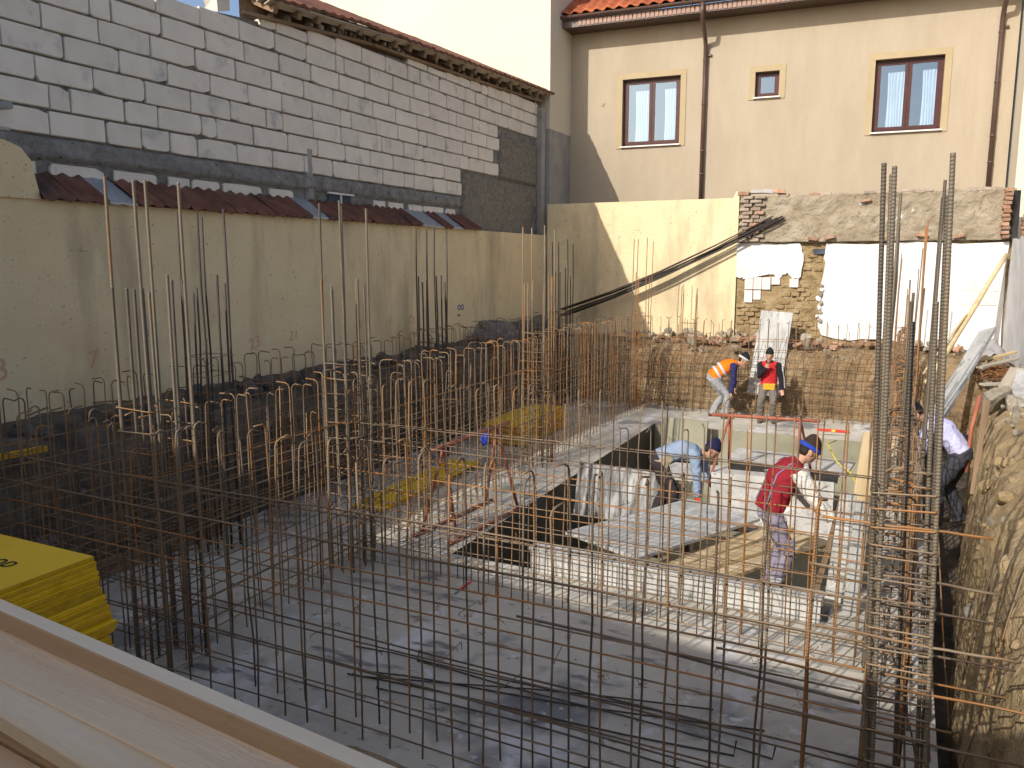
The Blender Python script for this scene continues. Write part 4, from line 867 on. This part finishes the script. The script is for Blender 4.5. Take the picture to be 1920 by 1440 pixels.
def person(label, loc, rz, lean, hipz, hipx, feet, wrists, face, S=1.04, top='blue_sweater', leg='dark_trouser', vest=None, cap=('knit_navy', None), gloves=None, elbow_hint=(-.6, 0, -.3), chest_twist=0, sleeves=None, stripes=None, extra=None, curve=.10, roll=0):
    t = thing('person', label, 'person', loc, rz); t.scale = (S, S, S)
    l = R(lean); ax_ = Vector((math.sin(l), 0, math.cos(l))); fwd = Vector((math.cos(l), 0, -math.sin(l)))
    pel = Vector((hipx, 0, hipz)); wst = pel + ax_ * .17 - fwd * curve * .25; che = pel + ax_ * .36 - fwd * curve * .45; sho = pel + ax_ * .50 - fwd * curve * .1
    nek = sho + ax_ * .07 + fwd * .035; sv = Vector((-math.sin(chest_twist) * math.cos(l), math.cos(chest_twist), math.sin(chest_twist) * math.sin(l))); 
    fc_ = Vector(face).normalized(); hup = (ax_ * .6 + Vector((0, 0, 1)) * .5); hup = (hup - fc_ * hup.dot(fc_)).normalized(); hl = hup.cross(fc_)
    hd_ = nek + (hup * .5 + ax_ * .5) * .15 + fc_ * .03
    HM = Matrix((fc_, hl, hup)).transposed()
    def hp(x, y, z): return hd_ + HM @ Vector((x, y, z))
    J = {}
    for s_, n in ((1, 'L'), (-1, 'R')):
        sh = sho + sv * (.185 * s_) - ax_ * .025; w_ = Vector(wrists[n]); el, w_ = ik(sh, w_, .29, .265, (elbow_hint[0], elbow_hint[1] + .35 * s_, elbow_hint[2]))
        hj = pel + Vector((0, .095 * s_, -.03)); an = Vector((feet[n][0], feet[n][1], .085 + (feet[n][2] if len(feet[n]) > 2 else 0))); kn, an = ik(hj, an, .445, .43, (1, .12 * s_, .1))
        J[n] = (sh, el, w_, hj, kn, an)
    # body: one continuous mesh
    b = MB()
    b.tube([pel - ax_ * .06, pel + ax_ * .05, wst, che, sho, nek + ax_ * .0], [(.12, .09), (.155, .105), (.135, .095), (.16, .11), (.15, .085), (.05, .05)], 14, side=sv)
    b.tube([sho, nek, hp(-.01, 0, -.05)], [.062, .054, .05], 10)
    b.tube([hp(-.02, 0, .11), hp(0, 0, .06), hp(.005, 0, 0), hp(.02, 0, -.06), hp(.035, 0, -.115)], [(.045, .05), (.074, .092), (.076, .096), (.062, .078), (.03, .04)], 14, side=hl)
    b.tube([hp(.088, 0, .02), hp(.112, 0, -.018), hp(.098, 0, -.032)], [.009, .016, .012], 8)
    for s_ in (-1, 1): b.ball(hp(-.005, .08 * s_, -.012), (.018, .012, .032)); b.ball(hp(.075, .032 * s_, .03), (.02, .024, .010))
    b.ball(hp(.082, 0, -.062), (.016, .026, .012)); b.ball(hp(.075, 0, -.10), (.022, .026, .02))
    for n in 'LR':
        sh, el, w_, hj, kn, an = J[n]
        b.tube([sh, sh.lerp(el, .5), el, el.lerp(w_, .4), w_], [.052, .046, .040, .038, .027], 10)
        b.tube([hj, hj.lerp(kn, .5), kn, kn.lerp(an, .4), an], [.085, .072, .056, .055, .038], 10)
        fd = Vector((1, .12 * (1 if n == 'L' else -1), 0)).normalized(); b.tube([an + Vector((0, 0, -.02)) - fd * .05, an + fd * .06 + Vector((0, 0, -.04)), an + fd * .16 + Vector((0, 0, -.06))], [(.04, .035), (.042, .03), (.036, .02)], 10, side=(0, 1, 0))
    def hand(bb, n, g=1.):
        sh, el, w_, *_ = J[n]; d = (w_ - el).normalized(); s_ = 1 if n == 'L' else -1; side_ = d.cross(Vector((1, 0, .2))); side_ = side_.normalized() if side_.length > .1 else Vector((0, 1, 0)); pn = side_.cross(d).normalized()
        bb.tube([w_ - d * .01, w_ + d * .04, w_ + d * .085], [(.027 * g, .02 * g), (.042 * g, .017 * g), (.042 * g, .014 * g)], 10, side=side_)
        for i, q in enumerate((.85, 1.0, .93, .75)):
            k = w_ + d * .08 + side_ * (.033 - .022 * i); L_ = .075 * q
            bb.tube([k, k + d * L_ * .45 + pn * .008, k + d * L_ * .78 + pn * .028, k + d * L_ * .9 + pn * .048], [.0095 * g, .009 * g, .008 * g, .006 * g], 6)
        k = w_ + d * .025 + side_ * .034; bb.tube([k, k + side_ * .028 + d * .022 + pn * .012, k + side_ * .036 + d * .055 + pn * .03], [.013 * g, .011 * g, .008 * g], 6)
    for n in 'LR': hand(b, n)
    body = grow(b, 'body', 'skin', t, .0085, 0, 2)
    eyes = MB()
    for s_ in (-1, 1): eyes.ball(hp(.088, .032 * s_, .016), (.008, .011, .006))
    eyes.put('eyes', 'hair_dark', t, True); MB().ball(hp(.094, 0, -.062), (.006, .024, .004)).put('mouth', 'maroon_fabric', t, True)
    hb = MB().tube([hp(-.06, 0, .06), hp(-.055, 0, -.02), hp(-.04, 0, -.06)], [(.07, .04), (.078, .045), (.06, .03)], 12, side=hl); hb.put('hair', 'hair_dark', t, True)
    # trousers
    b = MB(); b.tube([pel + ax_ * .10, pel, pel - ax_ * .05 - Vector((0, 0, .05))], [(.165, .12), (.175, .13), (.13, .10)], 16, side=(0, 1, 0))
    for n in 'LR':
        *_, hj, kn, an = J[n]; P = [hj + Vector((0, 0, .03)), hj.lerp(kn, .45), kn, kn.lerp(an, .35), kn.lerp(an, .75), an + Vector((0, 0, -.035))]
        b.tube(P, [.105, .095, .078, .08, .076, .082], 12)
    grow(b, 'trousers', leg, t, .012, .035)
    # shoes
    for n in 'LR':
        an = J[n][5]; fd = Vector((1, .12 * (1 if n == 'L' else -1), 0)).normalized(); b = MB()
        b.tube([an + Vector((0, 0, .05)), an + Vector((0, 0, -.03))], .056, 10); b.tube([an - fd * .075 + Vector((0, 0, -.05)), an + fd * .03 + Vector((0, 0, -.045)), an + fd * .12 + Vector((0, 0, -.055)), an + fd * .19 + Vector((0, 0, -.062))], [(.035, .03), (.047, .04), (.05, .03), (.035, .02)], 10, side=(0, 1, 0))
        grow(b, 'boot', 'shoe', t, .01, 0, 2)
    # upper garment
    b = MB(); tors = [pel + ax_ * .02, wst, che, sho - ax_ * .01, nek + ax_ * .01]
    b.tube(tors, [(.175, .13), (.168, .125), (.188, .138), (.165, .105), (.07, .068)], 18, side=sv)
    for s_ in (-1, 1): b.ball(sho + sv * (.165 * s_) - ax_ * .03, (.085, .085, .085))
    ar = MB() if sleeves else b
    for n in 'LR':
        sh, el, w_, *_ = J[n]; q_ = 1.22 if sleeves else 1; ar.tube([sh - (el - sh) * .1, sh.lerp(el, .5), el, el.lerp(w_, .5), w_ + (w_ - el) * .02], [.078 * q_, .07 * q_, .062 * q_, .056 * q_, .05 * q_], 12)
    if sleeves: grow(ar, 'sleeves', sleeves, t, .011, .03)
    grow(b, 'jacket', top, t, .011, .03)
    if vest:
        b = MB(); b.tube([pel - ax_ * .01, wst, che, sho + ax_ * .0, nek], [(.192, .15), (.186, .146), (.203, .155), (.172, .118), (.085, .08)], 18, side=sv)
        for s_ in (-1, 1): b.ball(sho + sv * (.13 * s_) - ax_ * .01, (.075, .075, .075))
        grow(b, 'vest', vest, t, .011, .025)
    if stripes:
        for q in stripes:
            c = pel.lerp(wst, q / .17) if q < .17 else wst.lerp(che, (q - .17) / .19); b = MB().tube([c - ax_ * .028, c + ax_ * .028], [(.214, .176)] * 2, 28, side=sv, cap=False)
            b.put('reflective_stripe', 'silver_stripe', t, True).modifiers.new('s', 'SOLIDIFY').thickness = .006
    # knitted cap
    b = MB(); b.tube([hp(.0, 0, .025), hp(-.012, 0, .07), hp(-.032, 0, .125), hp(-.05, 0, .165), hp(-.055, 0, .18)], [(.092, .112), (.091, .108), (.070, .080), (.035, .04), (.01, .01)], 20, side=hl)
    co = grow(b, 'cap', cap[0], t, .008, .008, 2)
    if cap[1]:
        b = MB(); n_ = 44; rg = [hp(-.008, 0, .022), hp(-.014, 0, .062)]
        for c, k in ((rg[0], 1), (rg[1], 1)):
            for j in range(n_):
                q = 2 * math.pi * j / n_; r2 = 1 + .035 * (j % 2); b.v.append(c + hl * (.096 * r2 * math.cos(q)) + fc_ * (.112 * r2 * math.sin(q)))
        b.f = [(j, (j + 1) % n_, n_ + (j + 1) % n_, n_ + j) for j in range(n_)]; b.put('cap_band', cap[1], t).modifiers.new('s', 'SOLIDIFY').thickness = .008
    if gloves:
        for n in 'LR':
            b = MB(); hand(b, n, 1.35); sh, el, w_, *_ = J[n]; b.tube([w_ - (w_ - el).normalized() * .06, w_], [.045, .036], 10); grow(b, 'glove', gloves, t, .008, 0, 1)
    if extra: extra(t, dict(pel=pel, wst=wst, che=che, sho=sho, ax=ax_, fwd=fwd, sv=sv, J=J, hp=hp))
    return t
def x_orange(t, k):
    for q in (0, 1): pass
person('bending worker in an orange reflective vest and navy jacket on the far slab', (-3.50, 17.55, 0), R(20), 58, .86, -.16, dict(L=(-.12, .13), R=(.10, -.13)), dict(L=(.33, .16, .62), R=(.20, -.22, .52)), (.75, -.25, -.45),
       top='navy_fabric', leg='grey_work', vest='orange_fabric', cap=('black_fabric', 'silver_stripe'), stripes=(.13, .25), elbow_hint=(.2, 0, -.2))
def x_red(t, k):
    bevel(MB().box(k['pel'] + Vector((.13, .02, -.02)), (.07, .26, .15), jit=.012).put('tool_pouch', 'yellow_fabric', t), .02, 2)
    sh, el, w_, *_ = k['J']['L']; MB().tube([sh + Vector((.0, .078, 0)), el + Vector((0, .066, 0)), w_ + Vector((0, .055, .03))], .014, 6).put('sleeve_stripe', 'silver_stripe', t, True)
person('worker in a red vest and black beanie standing with a hand at the face', (-2.46, 17.45, 0), R(-86), 9, .86, -.05, dict(L=(.0, .13), R=(.03, -.14)), dict(L=(.12, .30, .80), R=(.26, -.06, 1.30)), (1, .05, -.15), S=.93,
       top='black_fabric', leg='olive_grey', vest='red_fabric', cap=('black_fabric', None), elbow_hint=(-.1, 0, -.8), extra=x_red)
def x_blue(t, k):
    p = k['pel'] + Vector((.10, -.17, .02)); bevel(MB().box(p, (.14, .07, .17), (0, R(40), 0), jit=.01).put('tool_pouch', 'leather', t), .02, 2)
    MB().tube([k['pel'] + k['ax'] * .05 + Vector((.13 * math.cos(a), .185 * math.sin(a), 0)).xzy.xzy for a in [i * .45 for i in range(14)]], .014, 6, closed=True).put('tool_belt', 'leather', t, True)
    for i in range(7): MB().tube([p + Vector((rnd(-.04, .06), -.03, .0)), p + Vector((rnd(-.08, .10), -.06, -.10)), p + Vector((rnd(-.1, .1), -.04, -.24))], .0022, 4).put('binding_wire', 'leather', t)
person('bending worker in a light blue sweater and red gloves inside the recess', (-2.86, 10.75, -.30), R(22), 80, .93, -.10, dict(L=(-.12, .14), R=(.06, -.14)), dict(L=(.62, .20, .60), R=(.42, -.20, .40)), (.72, -.12, -.62),
       top='blue_sweater', leg='dark_trouser', cap=('knit_navy', None), gloves='glove_red', elbow_hint=(.2, 0, .1), extra=x_blue, curve=.16)
def x_mar(t, k):
    pel, che, sho, ax, fwd, sv = (k[q] for q in ('pel', 'che', 'sho', 'ax', 'fwd', 'sv'))
    for s_ in (-1, 1): MB().tube([pel + sv * .13 * s_ - fwd * .125 + ax * .02, k['wst'] + sv * (.11 * s_) - fwd * .118, che + sv * (.10 * s_) - fwd * .128, sho + sv * (.11 * s_) - fwd * .085 + ax * .03, sho + sv * (.11 * s_) + fwd * .06 + ax * .05], [(.018, .006)] * 5, 6, side=sv).put('strap', 'suspender', t, True)
    for n in 'LR':
        *_, kn, an = k['J'][n]; c = kn.lerp(an, .62); MB().tube([c - Vector((0, 0, .022)), c + Vector((0, 0, .022))], .091, 18, cap=False).put('reflective_band', 'silver_stripe', t, True)
    sh, el, w_, hj, kn, an = k['J']['R']; bevel(MB().box(hj.lerp(kn, .75) + Vector((-.0, -.10, 0)), (.10, .03, .16), jit=.01).put('leg_pocket', 'purple_grey', t), .01)
    MB().tube([hj.lerp(kn, .9) + Vector((.03, -.11, 0)), hj.lerp(kn, .9) + Vector((.02, -.12, .16))], .012, 6).put('pencil', 'blue_paint', t, True)
    MB().box(pel + ax * .02 + fwd * .10 + Vector((0, -.14, .03)), (.10, .05, .16), (0, .5, 0), jit=.02).put('shirt_tail', 'white_fabric', t)
person('worker in a maroon waistcoat, white sleeves and blue banded beanie by the upright boards', (-1.12, 8.72, -.20), R(30), 27, .92, -.03, dict(L=(.05, .14), R=(-.05, -.13)), dict(L=(.56, .16, .78), R=(.56, -.34, .80)), (.80, -.05, -.50),
       top='maroon_fabric', leg='purple_grey', sleeves='white_fabric', vest='maroon_fabric', cap=('brown_knit', 'blue_knit'), elbow_hint=(-.2, 0, -.8), extra=x_mar)
person('stooping worker in a lavender shirt and dark trousers between cage and right bank', (.70, 11.5, 0), R(168), 46, .93, -.10, dict(L=(.10, .13), R=(-.12, -.13)), dict(L=(.55, .2, .62), R=(.50, -.2, .55)), (.6, 0, -.7),
       top='lavender', leg='charcoal', cap=('black_fabric', None), elbow_hint=(-.1, 0, -.6))

# ------------------------------------------------------------------ small litter
lt = thing('slab_litter', 'scattered wire clippings and crumbs of mortar on the near slab', 'litter', (-3, 5.5, 0))
b = MB(); c = MB()
for i in range(260):
    x, y, a, L_ = rnd(-3.8, 3.3), rnd(-1.6, 2.2), rnd(0, 6.3), rnd(.03, .12)
    if i % 3: c.ball((x, y, .004), (rnd(.006, .03), rnd(.006, .022), rnd(.004, .014)), 6, 4, (0, 0, a))
    else: b.tube([(x, y, .005), (x + L_ * math.cos(a) * .5, y + L_ * math.sin(a) * .5, .008), (x + L_ * math.cos(a + .5), y + L_ * math.sin(a + .5), .02)], .0025, 4)
b.put('wire_clippings', 'wire_rust', lt)['kind'] = 'stuff'; c.put('mortar_crumbs', 'slab_pale', lt)['kind'] = 'stuff'
cl = thing('bank_clods', 'clods and pebbles stuck in the cut face of the right earth bank', 'clods', (.8, 8, 0))
for i in range(260):
    y = rnd(4.8, 15); fx = (.56 + (.62 - .56) * (y - 5.6) / 2.6) if y < 8.2 else (.62 + .24 * (y - 8.2) / 2.8 if y < 11 else .86 + .32 * (y - 11) / 3.5)
    z = rnd(.05, 1.42); o_ = .06 + .12 * z if z < 1.1 else .19 + .6 * (z - 1.1)
    stone(cl, 'cut_earth' if i % 4 else 'stone', (fx + o_ - .8 + rnd(-.02, .03), y - 8, z), rnd(.015, .05) if i % 9 else rnd(.05, .10), 'clod')
